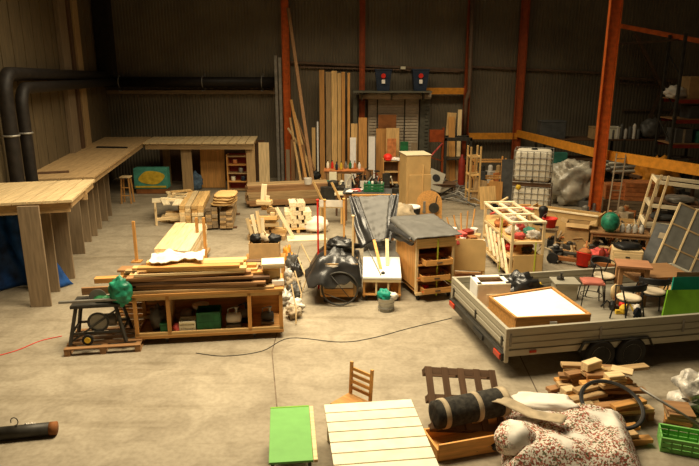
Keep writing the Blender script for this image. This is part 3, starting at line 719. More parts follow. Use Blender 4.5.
def drape(cx,cy,rx,ry,top,seed,drop=.4,n=30):
    def f(u,v):
        a=2*PI*u; r=v
        wv=1+.16*math.sin(a*5+seed)+.22*noise.noise(Vector((math.cos(a)*2,math.sin(a)*2,seed)))
        x=rx*r*math.cos(a)*wv; y=ry*r*math.sin(a)*wv
        z=top-drop*max(0,r-.55)**1.2*2.2+.07*noise.noise(Vector((x*5,y*5,seed)))
        return Vector((cx+x,cy+y,z))
    return f
def heap(u,v):
    a=2*PI*u; rr_=v; ca,sa=math.cos(a),math.sin(a)
    k=max(abs(ca)/.44,abs(sa)/.50); rim=1/k                       # distance to the cart edge in this direction
    rad=rim*min(1.0,rr_/.6)*(1+.10*noise.noise(Vector((ca*2,sa*2,1))))
    flare=max(0,rr_-.6)
    rad+=flare*(.25+.22*noise.noise(Vector((ca*2.5,sa*2.5,7))) + (.45 if ca<-.3 else 0))
    top=h+.30-.22*min(1,rr_/.6)**2+.11*noise.noise(Vector((ca*rr_*4,sa*rr_*4,2)))*(1 if rr_<.8 else .4)
    z=top-flare*(1.05+.5*noise.noise(Vector((ca*3,sa*3,4))))
    return Vector((rad*ca,.5+rad*sa,z))
S('black_sheet','shiny black plastic sheet heaped over the hoop cart','plastic sheet',MB().grid(heap,60,26),M['blackw'],c+Vector((-.02,.0,0)),rz,smooth=True,solid=.012)
S('black_bag','crumpled black bag on the black sheet of the hoop cart','bag',MB().blob((0,0,0),(.34,.3,.14),.7,3,1,24,16),M['blackw'],c+Vector((.05,.7,h+.30)),smooth=True)
f=S('wheel_hoop','black wheel hoop leaning on the front of the black sheet cart','wheel rim',MB().ring((0,0,0),.38,.02,'y',36,8,sc=(1,.92)).bar((-.2,.0,.3),(.25,.0,-.25),.02,.015).bar((-.33,0,-.1),(.2,0,-.3),.02,.015),M['darksteel'],c+Vector((.02,-.14,.38)),(R(-12),0,rz),smooth=True)
for px,py0,Yo,hh,mt,lb in ((318,200,.9,0,'red','red painted post behind the black sheet cart'),(325,200,.15,0,'orangez','wooden post at front left of the black sheet cart'),(344,199,.95,0,'orangez','wooden post at the back of the black sheet cart'),(353,216,.3,0,'palez','pale wooden post right of the black sheet cart')):
    Y=c.y+Yo; zt=Zy(py0,Y); x=Xp(px,Y,(zt)/2+.3)
    S('upright_post',lb,'post',MB().box((0,0,zt/2),(.045 if mt!='red' else .04,.045,zt)).box((0,0,zt),(.06,.06,.03)),M[mt] if mt in M else W[mt],(x,Y,0))
# ------------------------------------------------------------------ cart 2
c,rz,w=base((363,303),(400,300)); rz=R(-2); h=Zy(277,c.y); d=1.85; hb=h+.30; cc=c.copy()
t=T('white_top_cart','narrow wooden cart with sloping white top below the black funnel sheet','cart',c,rz)
wheels(t,w,d,.06)
def slope(x0,x1,y0,y1,th,dz=0):
    zz=lambda y: h+(hb-h)*y/d+dz
    v=[(x0,y0,zz(y0)-th),(x1,y0,zz(y0)-th),(x1,y1,zz(y1)-th),(x0,y1,zz(y1)-th),(x0,y0,zz(y0)),(x1,y0,zz(y0)),(x1,y1,zz(y1)),(x0,y1,zz(y1))]
    return MB().add(v,[(3,2,1,0),(4,5,6,7),(0,1,5,4),(1,2,6,5),(2,3,7,6),(3,0,4,7)])
slope(-w/2,w/2,-.02,.95,.04).build('top','white',t)
slope(-w/2,w/2,.955,d,.03,-.005).build('rear_top','glass',t)
MB().box((0,d/2,.15),(w,d,.03)).build('lower_shelf','orangex',t)
for sx in (-1,1):
    for y in (.04,d/2,d-.04):
        zz=h+(hb-h)*y/d-.045; MB().box((sx*(w/2-.03),y,(zz+.1)/2),(.05,.05,zz-.1)).build('post','orangez',t)
    for x0 in (sx*(w/2-.015),): slope(x0-.012,x0+.012,.0,d,.08,-.04).build('rail','palez',t)
MB().box((0,.0,h-.08),(w,.03,.08)).build('rail','palex',t)
for x in (-.12,.14): MB().box((x,.02,h/2+.03),(.04,.04,h-.2)).build('front_slat','palez',t)
MB().box((0,.5,.29),(w*.5,.5,.24)).build('crate_inside','brownx',t)
S('small_black_tin','tiny black tin on the white cart top','tin',MB().lathe([(.04,0),(.045,.03),(.02,.05)],n=12),M['black'],c+Vector((.03,.15,h+.025)))
S('metal_bar','long thin metal bar lying along the white cart top','bar',MB().tube((-.30,1.5,h+.28),(-.02,.05,h+.03),.014,8),M['steel'],cc)
Yt=cc.y+2.15; Yb_=cc.y+1.15
b1=D(381,261,cc.y+.35); b1.z=h+.06; b2=D(382,262,cc.y+.5); b2.z=h+.09
S('support_slat','left pale slat propped between cart top and black funnel sheet','slat',MB().bar(D(374,240,Yb_),b1,.065,.025),W['orangez'])
S('support_slat','right pale slat propped between cart top and black funnel sheet','slat',MB().bar(D(387,239,Yb_+.03),b2+Vector((.12,0,0)),.075,.025),W['palez'])
# funnel sheet
def funnel(u,v):
    top_l=D(358,197,Yt); top_r=D(390,195,Yt); bot_l=D(374,240,Yb_); bot_r=D(385,240,Yb_)
    p=(top_l.lerp(top_r,u)).lerp(bot_l.lerp(bot_r,u),v)
    return p+Vector((0,.05*math.sin(u*PI)*(1-v)+.012*math.sin(v*40+u*5),.02*noise.noise(Vector((u*5,v*5,0)))))
t=T('funnel_sheet','grey and black plastic sheet stretched into a funnel above the white cart','plastic sheet')
MB().grid(funnel,16,40).build('front_sheet','greysheet',t,True,solid=.01)
def side(e0,e1,o0,o1,back):
    def f(u,v):
        e=D(*e0,Yt).lerp(D(*e1,Yb_),v); o=D(*o0,Yt-.05).lerp(D(*o1,Yb_+.1),v)
        bul=math.sin(v*PI)
        p=e.lerp(o,u); return p+Vector((back*.02*u*bul,.06*math.sin(u*9+v*4)*u,.04*noise.noise(Vector((u*3,v*5,3)))))
    return f
MB().grid(side((358,197),(374,240),(349,196),(360,249),-1),12,20).build('left_wing','blackw',t,True,solid=.01)
MB().grid(side((390,195),(385,240),(399,194),(391,243),1),12,20).build('right_wing','blackw',t,True,solid=.01)
MB().grid(lambda u,v: D(374,240,Yb_).lerp(D(385,240,Yb_),u)+Vector((0,-.02-.04*math.sin(u*PI),-.14*v)),8,4).build('tail_fold','blackw',t,True,solid=.01)
# stand that carries it
zt=Zy(195,Yt)-.03
t=T('sheet_stand','wooden stand carrying the top of the funnel sheet','stand')
xl=Xp(352,Yt,zt); xr=Xp(396,Yt,zt)
for x in (xl+.06,xr-.06): MB().box((x,Yt+.08,zt/2),(.06,.06,zt)).build('post','orangez',t)
MB().bar((xl,Yt+.08,zt),(xr,Yt+.08,zt),.06,.06).build('rail','orangex',t)
for x in (xl+.06,xr-.06): MB().box((x,Yt+.08,.03),(.08,.5,.06)).build('foot','orangey',t)
# bucket
g=G(386,310); t=T('metal_bucket','shiny metal bucket with green rag before the white top cart','bucket',g)
MB().lathe([(.16,0),(.175,.28),(.18,.29),(.17,.29),(.155,.02)],n=26).build('pail',mat('zinc',(.42,.42,.38),.3,.7,amp=.15),t,True)
for zz in (.08,.2): MB().ring((0,0,zz),.168,.008,'z',26,6).build('band','steel',t)
S('green_rag','teal green rag overflowing the metal bucket','rag',MB().blob((0,0,0),(.15,.14,.13),.5,3,6,20,14),M['teal'],g+Vector((-.04,0,.33)),smooth=True)
S('white_rag','white rag in the right side of the metal bucket','rag',MB().blob((0,0,0),(.11,.09,.08),.5,3,7,18,12),M['cloth'],g+Vector((.13,-.02,.32)),smooth=True)
# ------------------------------------------------------------------ cart 3
c,rz,w=base((411,301),(448,297)); c=c+Vector((.10,0,0)); w=.90; h=Zy(238,c.y); d=1.3
t=T('drawer_cart','tall wooden cart of open drawers under a grey sheet roof','cart',c,rz)
wheels(t,w,d,.07)
for sx in (-1,1):
    for y in (.04,d-.04): MB().box((sx*(w/2-.03),y,h/2+.07),(.06,.06,h-.14)).build('post','palez',t)
    MB().box((sx*(w/2-.02),d/2,h/2+.1),(.02,d-.1,h-.3)).build('side_panel','orangez',t)
MB().box((0,d-.03,h/2+.1),(w,.02,h-.3)).build('back_panel','orangex',t)
for z in (.17,.45,.80,h-.2): MB().box((0,d/2,z),(w-.06,d,.03)).build('shelf','orangex',t)
MB().box((0,0,h-.1),(w,.03,.2)).build('front_board','pinex',t)
MB().box((0,-.01,.16),(w,.03,.06)).build('front_rail','palex',t)
for k,(z,x) in enumerate(((.185,.0),(.47,-.03),(.82,.02))):
    f=MB().box((x,.1,z+.015),(w*.7,.5,.02)).box((x,-.16,z+.07),(w*.7,.02,.12)).box((x-w*.35,.1,z+.07),(.02,.5,.12)).box((x+w*.35,.1,z+.07),(.02,.5,.12)).box((x,.35,z+.07),(w*.7,.02,.12)).build('drawer','orangex',t)
    MB().box((x,-.18,z+.07),(.12,.02,.02)).build('handle','darksteel',f)
MB().bar((.02,-.05,.1),(.02,-.05,h),.03,.006,(0,1,0)).bar((.02,-.05,.55),(.42,-.05,.35),.03,.006,(0,1,0)).build('yellow_strap','strap',t)
def roof(u,v):
    x=(u-.5)*(w+.22); y=-.1+v*(d+.25)
    z=h+.06+.10*v+.015*noise.noise(Vector((x*6,y*6,0)))
    if u<.05: z-=.08*(.05-u)/.05
    return Vector((x,y,z))
S('grey_sheet','crinkled grey sheet covering the roof of the drawer cart','plastic sheet',MB().grid(roof,30,24),M['greysheet'],c,rz,smooth=True,solid=.02)
for k,(dx,z,mt,lb) in enumerate(((-.2,.84,'rust','rusty tool in the upper drawer of the drawer cart'),(.15,.84,'darksteel','dark tool in the upper drawer of the drawer cart'),(-.22,.49,'brick','orange tool in the middle drawer of the drawer cart'),(.2,.49,'steel','grey tool in the middle drawer of the drawer cart'),(-.2,.21,'red','red tool in the bottom drawer of the drawer cart'))):
    v=Vector((dx,.05,z)); v.rotate(Matrix.Rotation(rz,3,'Z'))
    S('hand_tool',lb,'tool',MB().box((0,0,.03),(.2,.06,.05)).tube((-.1,0,.03),(-.22,.05,.04),.02,8).box((.1,0,.05),(.06,.16,.04)),M[mt],c+v+Vector((0,0,.0)),rz+.3*k)
S('black_flap','black plastic flap hanging at the left of the drawer cart roof','plastic sheet',MB().grid(lambda u,v:Vector((-w/2-.12-.06*math.sin(v*6),u*d,h+.05-.35*v*(.5+.5*u)+.03*noise.noise(Vector((u*4,v*4,1))))),16,8),M['blackw'],c,rz,smooth=True,solid=.01)
# white bags behind drawer cart
for px,py,s_,lb in ((398,222,.5,'large white sack bundle behind the drawer cart'),(410,232,.34,'smaller white sack just behind the drawer cart roof')):
    g=G(px,py+8); S('white_sack',lb,'sack',MB().blob((0,0,s_*.8),(s_,s_*.7,s_*.95),.4,2.6,px,24,16,floor=0),M['sack'],g,smooth=True)
# ------------------------------------------------------------------ tall plywood box, easel, dark box
c,rz,w=base((397,208),(424,212)); 
g=G(411,214); Y=g.y+.0
t=T('plywood_crate','tall plain plywood crate standing in the middle of the hall','crate',(Xp(417,Y,1.0),Y+.6,0),R(10))
hh=Zy(156,Y+.1)
MB().box((0,.1,hh/2),(.86,.95,hh)).build('body','ply',t)
MB().box((0,.1,hh+.012),(.9,1.0,.024)).build('lid','birchx',t)
MB().box((.05,-.41,hh*.34),(.78,.06,hh*.66)).build('front_panel','ply',t)
MB().tube((.14,-.46,hh*.05),(.14,-.46,hh*.84),.022,8).build('pole','pinez',t)
c=G(429,220); t=T('arched_plywood_panel','arched plywood tool panel with dark round fan before the plywood crate','panel',c+Vector((.0,.05,0)),R(-6))
pr=[(-.42,0),(.42,0)]+[(.42*math.cos(a),.55+.42*math.sin(a)) for a in [PI*k/12 for k in range(13)]]
m_=MB(); m_.prism([(x,y) for x,y in pr],-.02,.02); o=m_.build('panel','orangez',t); o.rotation_euler=(R(80),0,0)
MB().box((0,.2,.02),(.8,.45,.04)).build('base','orangex',t)
t2=T('table_fan','dark round fan hung on the arched plywood panel','fan',c+Vector((.14,-.04,.42)),0)
MB().lathe([(.05,-.05),(.17,-.05),(.17,.03),(.05,.04)],(0,0,0),20,'y').build('fan_housing','darksteel',t2); MB().tube((.05,0,.1),(.1,0,.4),.02,8).build('bracket','darksteel',t2)
S('hand_saw','small grey tool hung left of the dark fan','tool',MB().box((0,0,0),(.08,.03,.3)).lathe([(.06,-.02),(.06,.02)],(0,0,-.2),12,'y'),M['steel'],c+Vector((-.18,-.08,.5)))
g=G(411,222); t=T('dark_bin','dark bin with a white lid between crate and arched panel','bin',g+Vector((0,.0,0)),R(-15))
MB().lathe([(.26,0),(.30,.5),(.28,.5),(.24,.02)],n=20).build('bin_body','black',t); MB().lathe([(.30,.5),(.29,.54),(.05,.58)],n=20).build('lid','white',t)
# ------------------------------------------------------------------ rear: planks and clutter behind
def up(name,label,cat,x0,x1,ytop,Y,m,lean=R(-3),th=.04,tiltx=0,z0=0,group=None):
    zt=Zy(ytop,Y); x=Xp((x0+x1)/2,Y,zt/2); w=(x1-x0)/F*(Y*cp+(H-zt/2)*sp); h=(zt-z0)
    return S(name,label,cat,MB().box((0,0,h/2),(w,th,h)),W[m] if m in W else M[m],(x,Y,z0+.01),(lean,tiltx,0),group=group)
pl=[(319.5,324.5,70,'orangez'),(326,331,72,'tanz'),(331.5,337,71,'pinez'),(337.5,341,73,'pinez'),(341.5,345,72,'orangez'),(347.5,350,73,'orangez')]
nm=['pale edged','dark','wide orange','narrow pale','orange','thin']
od=['first','second','third','fourth','fifth','sixth']
for k,(a,b,yt,mm_) in enumerate(pl): up('tall_plank',f'{nm[k]} tall plank, {od[k]} from left of six against the back wall','plank',a,b,yt,26.9,mm_,R(-4))
up('short_plank','grey tall steel channel between the tall planks and roller door','channel',353,357,98,27.0,'doorframe')
for k,(a,b,yt,Y,mm_,lb) in enumerate(((351,357.5,124,26.3,'pinez','short pine board right of the six tall planks'),(358.5,367,118,26.1,'orangez','bright orange board at the left roller door guide'),(350,356,138,25.9,'white','narrow white panel below the short pine board'),(368.5,375,137,26.0,'white','narrow white panel right of the bright orange board'),(378,396,115,26.9,'rust','rust brown sheet leaning on the roller door'),(376,386,129,26.4,'orangez','dark orange board before the rust brown sheet'),(386,399,128.5,26.2,'pinez','plywood board leaning before the roller door'),(387,396,139,25.8,'brick','pinkish board low before the roller door'),(400,408,142,25.9,'green','dull green board right of the plywood board'),(411,417,143,26.0,'greyz','greyish board at the right roller door guide'),(443,452,113,26.9,'pinez','pine board leaning right of the roller door'),(451,457,117,26.8,'orangez','orange board leaning right of the roller door'),(457,461,110,26.9,'palez','thin white board beside the orange column pipe'))):
    up('leaning_board',lb,'board',a,b,yt,Y,mm_,R(-3),tiltx=R(3 if k in(10,) else -3 if k==11 else 0))
for k,(px,lb) in enumerate(((277.5,'left tall grey steel tube beside the orange column'),(281.5,'right tall grey steel tube beside the orange column'))):
    Y=27.0; zt=Zy(56 if k==0 else 58,Y); x=Xp(px,Y,2.5); S('steel_tube',lb,'tube',MB().box((0,0,zt/2),(.12,.12,zt)).box((0,0,zt+.01),(.13,.13,.02)),M['steel'] ,(x,Y,0))
# leaning long timbers by orange column
for k,(p,q,w_,mt,lb) in enumerate((((288,8),(312,172),.13,'brownz','longest brown timber leaning right of the orange column'),((291,100),(306,170),.11,'orangez','orange timber leaning low beside the orange column'),((290,118),(300,172),.09,'pinez','pale timber leaning low beside the orange column'),((294,112),(311,176),.09,'pinez','pine timber leaning across the others by the orange column'),((297,120),(318,180),.08,'brownz','brown timber with its foot at the white bucket'),((288,128),(322,176),.06,'palez','thin pale lath leaning most steeply sideways'))):
    b=G(q[0],q[1]+14); b=Vector((b.x,24.8+.25*k,0.03)); b.x=Xp(q[0]+2,b.y,0); a=D(*p,27.2-.1*k); S('leaning_timber',lb,'timber',MB().bar(b,a,w_,.06),W[mt])
for k,(a,b,yt,mt) in enumerate(((286,290,150,'greyz'),(291,295,140,'brownz'),(296,300,152,'greyz'),(302,305,145,'brownz'))):
    up('back_board',['grey','dark brown','light grey','reddish brown'][k]+' short board standing behind the wide brown stack','board',a,b,yt,26.5-.2*k,mt)
up('pale_post','short pale post standing behind the leaning timbers','post',312,315.5,128,27.0,'pinez'); up('pale_post','thin white post right of the short pale post','post',317,318.6,122,27.0,'white')
S('white_bucket','small white bucket standing on the wide brown stack','bucket',MB().lathe([(.13,0),(.15,.22),(.14,.22),(.12,.02)],n=18),M['cloth'],G(308,184,.79)+Vector((0,0,.0)))
S('black_tyre_bag','black bag hung among the leaning timbers','bag',MB().blob((0,0,.4),(.2,.16,.26),.4,2,3,floor=0),M['black'],(Xp(315,25.6,.9),26.3,.9) if 0 else (Xp(315,25.6,.3),26.0,0),smooth=True)
# shelf/desk with paint stuff
def table(label,loc,rz,w,d,h,top='orangex',leg='orangez',name='wooden_table',cat='table',lw=.06,rails=True,th=.04):
    t=T(name,label,cat,loc,rz)
    MB().box((0,0,h-th/2),(w,d,th)).build('table_top',top,t)
    for sx in (-1,1):
        for sy in (-1,1): MB().box((sx*(w/2-lw),sy*(d/2-lw),(h-th)/2),(lw,lw,h-th)).build('leg',leg,t)
        if rails: MB().box((sx*(w/2-lw),0,h-th-.05),(.03,d-2*lw,.08)).build('apron',leg,t)
    if rails:
        for sy in (-1,1): MB().box((0,sy*(d/2-lw),h-th-.05),(w-2*lw,.03,.08)).build('apron',leg,t)
    return t
def mark_table(): pass
x=Xp(344,24.5,.8)
table('wooden workbench with orange top before the six tall planks','%s'and (x,24.6,0),0,1.6,.7,.95,'brick','brownz')
S('round_blue_can','blue and white can shown on the shelf of the orange topped workbench','can',MB().lathe([(.16,0),(.16,.35),(.12,.38)],n=18),M['navy'],(x+.25,24.9,0))
S('white_bottle_case','white case standing under the orange topped workbench','case',MB().box((0,0,.2),(.3,.2,.4)).box((0,0,.42),(.12,.04,.04)),M['cloth'],(x-.05,24.8,0))
S('red_can','dark red can under the left of the orange topped workbench','can',MB().lathe([(.15,0),(.15,.4),(.06,.45),(.06,.5)],n=18),M['redpaint'],(x-.45,24.8,0))
rr=random.Random(2)
cl=['cream','red','navy','yellow','steel','green','brick','white']
ds=['cream','bright red','dark blue','yellow','grey','green','rusty','white']
for k in range(8):
    tt=T('paint_bottle',ds[k]+' bottle standing on the orange topped workbench','bottle',(x-.65+k*.18,24.6+rr.uniform(-.2,.2),.951)); MB().lathe([(.05,0),(.055,.02),(.055,.2),(.02,.26),(.02,.3)],n=12).build('bottle_body',cl[k],tt,True); MB().lathe([(.025,.3),(.025,.33)],n=10).build('cap','black',tt)
# bicycles / clutter frames at (355-378,155-185)
g=G(366,205); g.y=23.8; x=Xp(367,23.8,.6)
def bike(label,loc,rz,m):
    t=T('bicycle',label,'bicycle',loc,rz); 
    for sx in (-.5,.5):
        MB().ring((sx,0,.33),.32,.022,'y',26,6).build('wheel','rubber',t)
        mm=MB()
        for k in range(8): mm.tube((sx,0,.33),(sx+.31*math.cos(k*PI/4),0,.33+.31*math.sin(k*PI/4)),.004,4)
        mm.build('spokes','steel',t)
    MB().path([(-.5,0,.33),(-.15,0,.8),(.33,0,.82),(-.08,0,.3),(-.15,0,.8)],.017,8).build('frame',m,t)
    MB().path([(-.5,0,.33),(-.08,0,.3)],.014,8).build('chain_stay',m,t)
    MB().path([(.5,0,.33),(.33,0,.82),(.3,0,.97)],.016,8).build('fork',m,t)
    MB().path([(.25,-.25,1.0),(.3,-.1,.97),(.3,.1,.97),(.25,.25,1.0)],.014,8).build('handlebar','darksteel',t)
    MB().blob((-.17,0,.90),(.13,.07,.035),0,1,0,12,8).build('saddle','black',t,True); MB().tube((-.15,0,.8),(-.17,0,.9),.013,6).build('seat_post','darksteel',t)
bike('dark grey bicycle parked before the roller door boards',(x-.15,23.9,0),R(25),M['darksteel']); bike('red bicycle standing close behind the dark grey bicycle',(x+.25,24.5,0),R(160),M['redpaint'])
# desk with papers and green crate (350-390,178-192)
Y=19.2; x=Xp(368,Y,1.0); table('cluttered desk behind the black funnel sheet','%s'and (x,19.6,0),R(-4),1.55,.8,1.08,'slate','brownz',name='wooden_desk',cat='desk')
cg=crate('dark green ribbed crate on the cluttered desk behind the funnel',(Xp(374,19.5,1.2),19.55,1.081),R(-4),.62,.4,.26,'green',3)
for k in range(6):
    S('spray_can',['grey','green','white','black','dull','steel'][k]+' topped can standing in the dark green crate','can',MB().lathe([(.04,0),(.04,.26),(.015,.3)],n=10),M[['steel','teal','cloth','black','greysheet','galv'][k]],(Xp(374,19.5,1.2)-.25+k*.1,19.55,1.103))
for k in range(7):
    S('paper_sheet','loose white paper on the left of the cluttered desk','paper',MB().box((0,0,.004),(.3,.21,.008)),M['flyer'] if k%3 else M['pink'],(Xp(356,19.5,1.1)+rr.uniform(-.22,.2),19.5+rr.uniform(-.2,.22),1.081+.0085*k),rr.uniform(0,3),group='papers on the cluttered desk')
# low wooden tray and frames (310-345,185-210)
g=G(332,222); t=T('wooden_cart','low pale cart with wooden uprights left of the black funnel sheet','cart',(Xp(332,19.8,.5),19.8,0),R(-5))
MB().box((0,0,.55),(.75,.6,.04)).build('top','palex',t); MB().box((0,-.3,.68),(.75,.03,.22)).build('front_board','cloth',t)
for sx in (-1,1):
    for sy in (-1,1): MB().box((sx*.34,sy*.27,.27),(.06,.06,.54)).build('leg','pinez',t)
    MB().bar((sx*.3,.25,.57),(sx*.3-.35,.35,1.25),.06,.06).build('upright','pinez',t)
table('small dark side table between the pale cart and the funnel sheet','%s'and (Xp(345,20.6,.4),20.9,0),0,.7,.6,.75,'birchx','darkz',name='side_table')
S('green_trolley_box','dark machine shape standing behind the low pale cart','machine',MB().box((0,0,.35),(.9,.5,.7)).lathe([(.2,.7),(.2,.85),(.1,.9)],n=16),M['darksteel'],(Xp(333,22.3,.4),22.4,0))
# wood shelf behind tall box (383-400,150-190) with red helmet
t=T('open_shelf','narrow open wooden shelf left of the plywood crate','shelf',(Xp(391,23.6,.7),23.8,0),0)
for sx in (-1,1): MB().box((sx*.3,0,.75),(.05,.35,1.5)).build('side_panel','orangez',t)
for k in range(4): MB().box((0,0,.15+k*.42),(.58,.35,.03)).build('shelf_board','pinex',t)
MB().box((0,.16,.75),(.58,.02,1.5)).build('back_panel','darkz',t)
S('red_helmet','red helmet on top of the narrow open shelf','helmet',MB().blob((0,0,.12),(.17,.2,.15),.05,2,1,floor=0).box((0,-.2,.06),(.2,.12,.02)),M['red'],(Xp(388,23.6,1.6),23.75,1.425),smooth=False)
S('white_sheet_pile','crumpled white papers at the right of the red helmet','paper',MB().blob((0,0,.04),(.22,.15,.07),.6,4,2,floor=0),M['flyer'],(Xp(394,23.6,1.6)+.08,23.75,1.425),smooth=True)
# grey steel frame + orange machine + tilted sink
x0=Xp(445,26.2,1);x1=Xp(470,26.2,1); t=T('steel_rack','dark steel frame structure right of the roller door','frame')
zt=Zy(138,26.2)
for x in (x0,x1):
    for y in (26.2,27.0): MB().box((x,y,zt/2),(.1,.1,zt)).build('post','darksteel',t)
MB().box(((x0+x1)/2,26.2,zt-.05),(x1-x0+.1,.1,.14)).build('rail','darksteel',t); MB().box(((x0+x1)/2,27.0,zt-.05),(x1-x0+.1,.1,.14)).build('rail','darksteel',t)
MB().box(((x0+x1)/2,26.6,zt*.55),(x1-x0,.8,.05)).build('shelf','darksteel',t)
S('red_cylinder','dark red gas cylinder inside the dark steel frame','gas cylinder',MB().lathe([(.13,0),(.14,.05),(.14,1.1),(.06,1.25),(.04,1.35)],n=16),M['redpaint'],(Xp(459,26.6,.6),26.6,zt*.55+.03) if 0 else (Xp(459,26.5,.6),25.9,0),smooth=True)
t=T('orange_crane','orange metal hoist with angled arm right of the roller door','hoist',(Xp(440,26.3,1),26.5,0))
MB().box((0.12,0,1.2),(.09,.09,2.4)).build('mast','colr',t); MB().bar((.1,-.05,1.75),(-.45,-.3,1.2),.05,.05).build('arm','pink',t); MB().bar((-.45,-.3,1.2),(.1,-.05,1.0),.04,.04).build('arm','colr',t); MB().box((.1,0,.05),(.6,.5,.1)).build('base','colr',t); MB().box((-.15,.1,2.05),(.6,.3,.5)).build('housing','colr',t)
t=T('metal_sink','tilted grey metal sink with a dark round hole by the plywood crate','sink',(Xp(437,23.5,.9),23.9,.62),0); t.rotation_euler=(R(55),R(24),0)
MB().box((0,0,0),(.62,.85,.05)).build('basin_top','galv',t); MB().lathe([(.16,0),(.16,.035)],(0,.1,0),20).build('hole','black',t); MB().box((0,0,-.1),(.5,.7,.16)).build('basin','steel',t)
table('dark low table under the tilted metal sink','%s'and (Xp(440,24.0,.3),24.1,0),0,1.2,.7,.5,'darkx','darkz')
# bent hoses pile
rr=random.Random(21)
for k in range(22):
    a=G(rr.uniform(437,462),rr.uniform(186,206)); L1=rr.uniform(.8,1.7); th=rr.uniform(-.9,-.3) if k%3 else rr.uniform(.4,1.2)
    pts=[a+Vector((math.cos(th)*L1*s_,math.sin(th)*L1*s_+.12*math.sin(s_*3+k),.05+.03*k*(.5-abs(s_-.5))+.02)) for s_ in (0,.25,.5,.75,1)]
    S('metal_tube','bent grey tube in the tangled heap right of the plywood crate','tube',MB().path(pts,.028,6),M['steel' if k%4 else 'greysheet'],group='tubes in the tangled heap',smooth=True)
rr=random.Random(17)
BC=['rust','brick','darksteel','card','slate','cloth','steel','orangez','brownz','tealpaint','black','palez','navy','cream']
for (xa_,xb_,ya_,yb2,n_,lb,grp) in ((326,398,188,200,40,'small odd workshop part cluttering the floor before the roller door','clutter before the roller door'),(466,512,186,200,16,'small odd workshop part on the floor around the open timber racks','clutter around the timber racks')):
    for k in range(n_):
        g=G(rr.uniform(xa_,xb_),rr.uniform(ya_,yb2)); mt=BC[rr.randrange(14)]; m_=MB(); q=k%4; hh_=rr.uniform(.5,1.05)
        if q==0: m_.box((0,0,hh_/2),(.28,.05,hh_)).box((0,-.05,hh_*.5),(.2,.06,.1))
        elif q==1: m_.path([(0,0,.02),(.05,.05,hh_*.7),(.25,.05,hh_),(.35,.1,hh_*.6)],.028,6).box((0,0,.02),(.25,.25,.04))
        elif q==2: m_.box((0,0,.2),(.35,.3,.4)).lathe([(.09,.4),(.09,.5),(.03,.56)],(0,0,0),10)
        else: m_.lathe([(.12,0),(.14,.1),(.14,.35),(.05,.45),(.05,.5)],n=12)
        S('workshop_part',lb,'part',m_,W[mt] if mt in W else M[mt],g,rr.uniform(-.5,.5),group=grp)
# timber frames (465-512,145-205)
def frame_rack(label,loc,rz,w,d,h,levels,m='orange',name='timber_rack',cat='rack'):
    t=T(name,label,cat,loc,rz)
    for sx in (-1,1):
        for sy in (-1,1): MB().box((sx*(w/2-.03),sy*(d/2-.03),h/2),(.06,.06,h)).build('post',m+'z',t)
    for z in levels:
        for sy in (-1,1): MB().box((0,sy*(d/2-.03),z),(w-.1,.05,.06)).build('rail',m+'x',t)
        for sx in (-1,1): MB().box((sx*(w/2-.03),0,z),(.05,d-.1,.06)).build('rail',m+'y',t)
    return t
Y=22.6; frame_rack('tall open timber frame standing at the back before the low amber beam',(Xp(473,Y,1),Y,0),R(5),.42,.5,Zy(146,Y),(.5,1.1,1.75),'pine')
frame_rack('wide open timber frame beside the black panel',(Xp(489,24,.8),24.2,0),0,1.25,.6,Zy(158,24),(.7,1.35),'orange')
for k,(x0,x1,yt,Y,m_,lb,tl) in enumerate(((470,483,180,22.4,'tanz','slanted plywood piece in the tall open timber frame',12),(481,497,187,21.6,'pinez','pale plywood piece before the wide open timber frame',-4),(488,502,182,22.6,'orangez','orange plywood piece left of the black panel',3))):
    up('plywood_piece',lb,'plywood',x0,x1,yt,Y,m_,R(-10),tiltx=R(tl))
up('display_board','plain black upright panel left of the stacked white tanks','panel',501.5,514.5,160,22.9,'slate',R(-4))
S('black_box','small black box with pale frame at the foot of the black panel','box',MB().box((0,0,.18),(.4,.3,.36)).box((0,-.16,.2),(.3,.02,.22)),M['black'],(Xp(498,21.2,.2),21.3,0))
for k in range(7):
    px=466+k*8; Y=26.3; S('stored_fitting',['brown','rusty','dark','pale','orange','grey','black'][k]+' fitting lined along the wall under the low amber beam','fitting',MB().box((0,0,.3),(.3,.3,.6)).lathe([(.1,.6),(.1,.8),(.05,.85)],n=12),M[['rust','brick','darksteel','cloth','card','steel','black'][k]],(Xp(px,Y,.4),Y,0),R(10*k))

# ------------------------------------------------------------------ IBC tanks
def ibc(label,loc,rz,pal):
    t=T('ibc_tank',label,'tank',loc,rz)
    w,d,h=1.2,1.0,1.0
    MB().box((0,0,.05),(w,.12,.1)).box((0,-.42,.05),(w,.1,.1)).box((0,.42,.05),(w,.1,.1)).box((0,0,.12),(w,d,.04)).build('pallet_base',pal,t)
    MB().blob((0,0,.14+h/2),(w/2-.03,d/2-.03,h/2),.0,1,0,40,24,power=.22).build('tank_bottle','ibc',t,True)
    mm=MB(); r=.012
    for k in range(7):
        x=-w/2+k*w/6
        for y in (-d/2,d/2): mm.tube((x,y,.14),(x,y,.14+h),r,5)
        mm.tube((x,-d/2,.14+h),(x,-d/2+.05,.14+h),r,5)
    for k in range(1,6):
        y=-d/2+k*d/6
        for x in (-w/2,w/2): mm.tube((x,y,.14),(x,y,.14+h),r,5)
    for k in range(6):
        z=.14+k*h/5
        mm.tube((-w/2,-d/2,z),(w/2,-d/2,z),r,5); mm.tube((-w/2,d/2,z),(w/2,d/2,z),r,5); mm.tube((-w/2,-d/2,z),(-w/2,d/2,z),r,5); mm.tube((w/2,-d/2,z),(w/2,d/2,z),r,5)
    mm.build('cage','steel',t)
    MB().lathe([(.1,0),(.1,.04),(.05,.05)],(0,0,.14+h-.01),16).build('lid','black',t)
    MB().lathe([(.04,-.06),(.04,.0)],(0,-d/2-.02,.22),12,'y').build('valve','black',t)
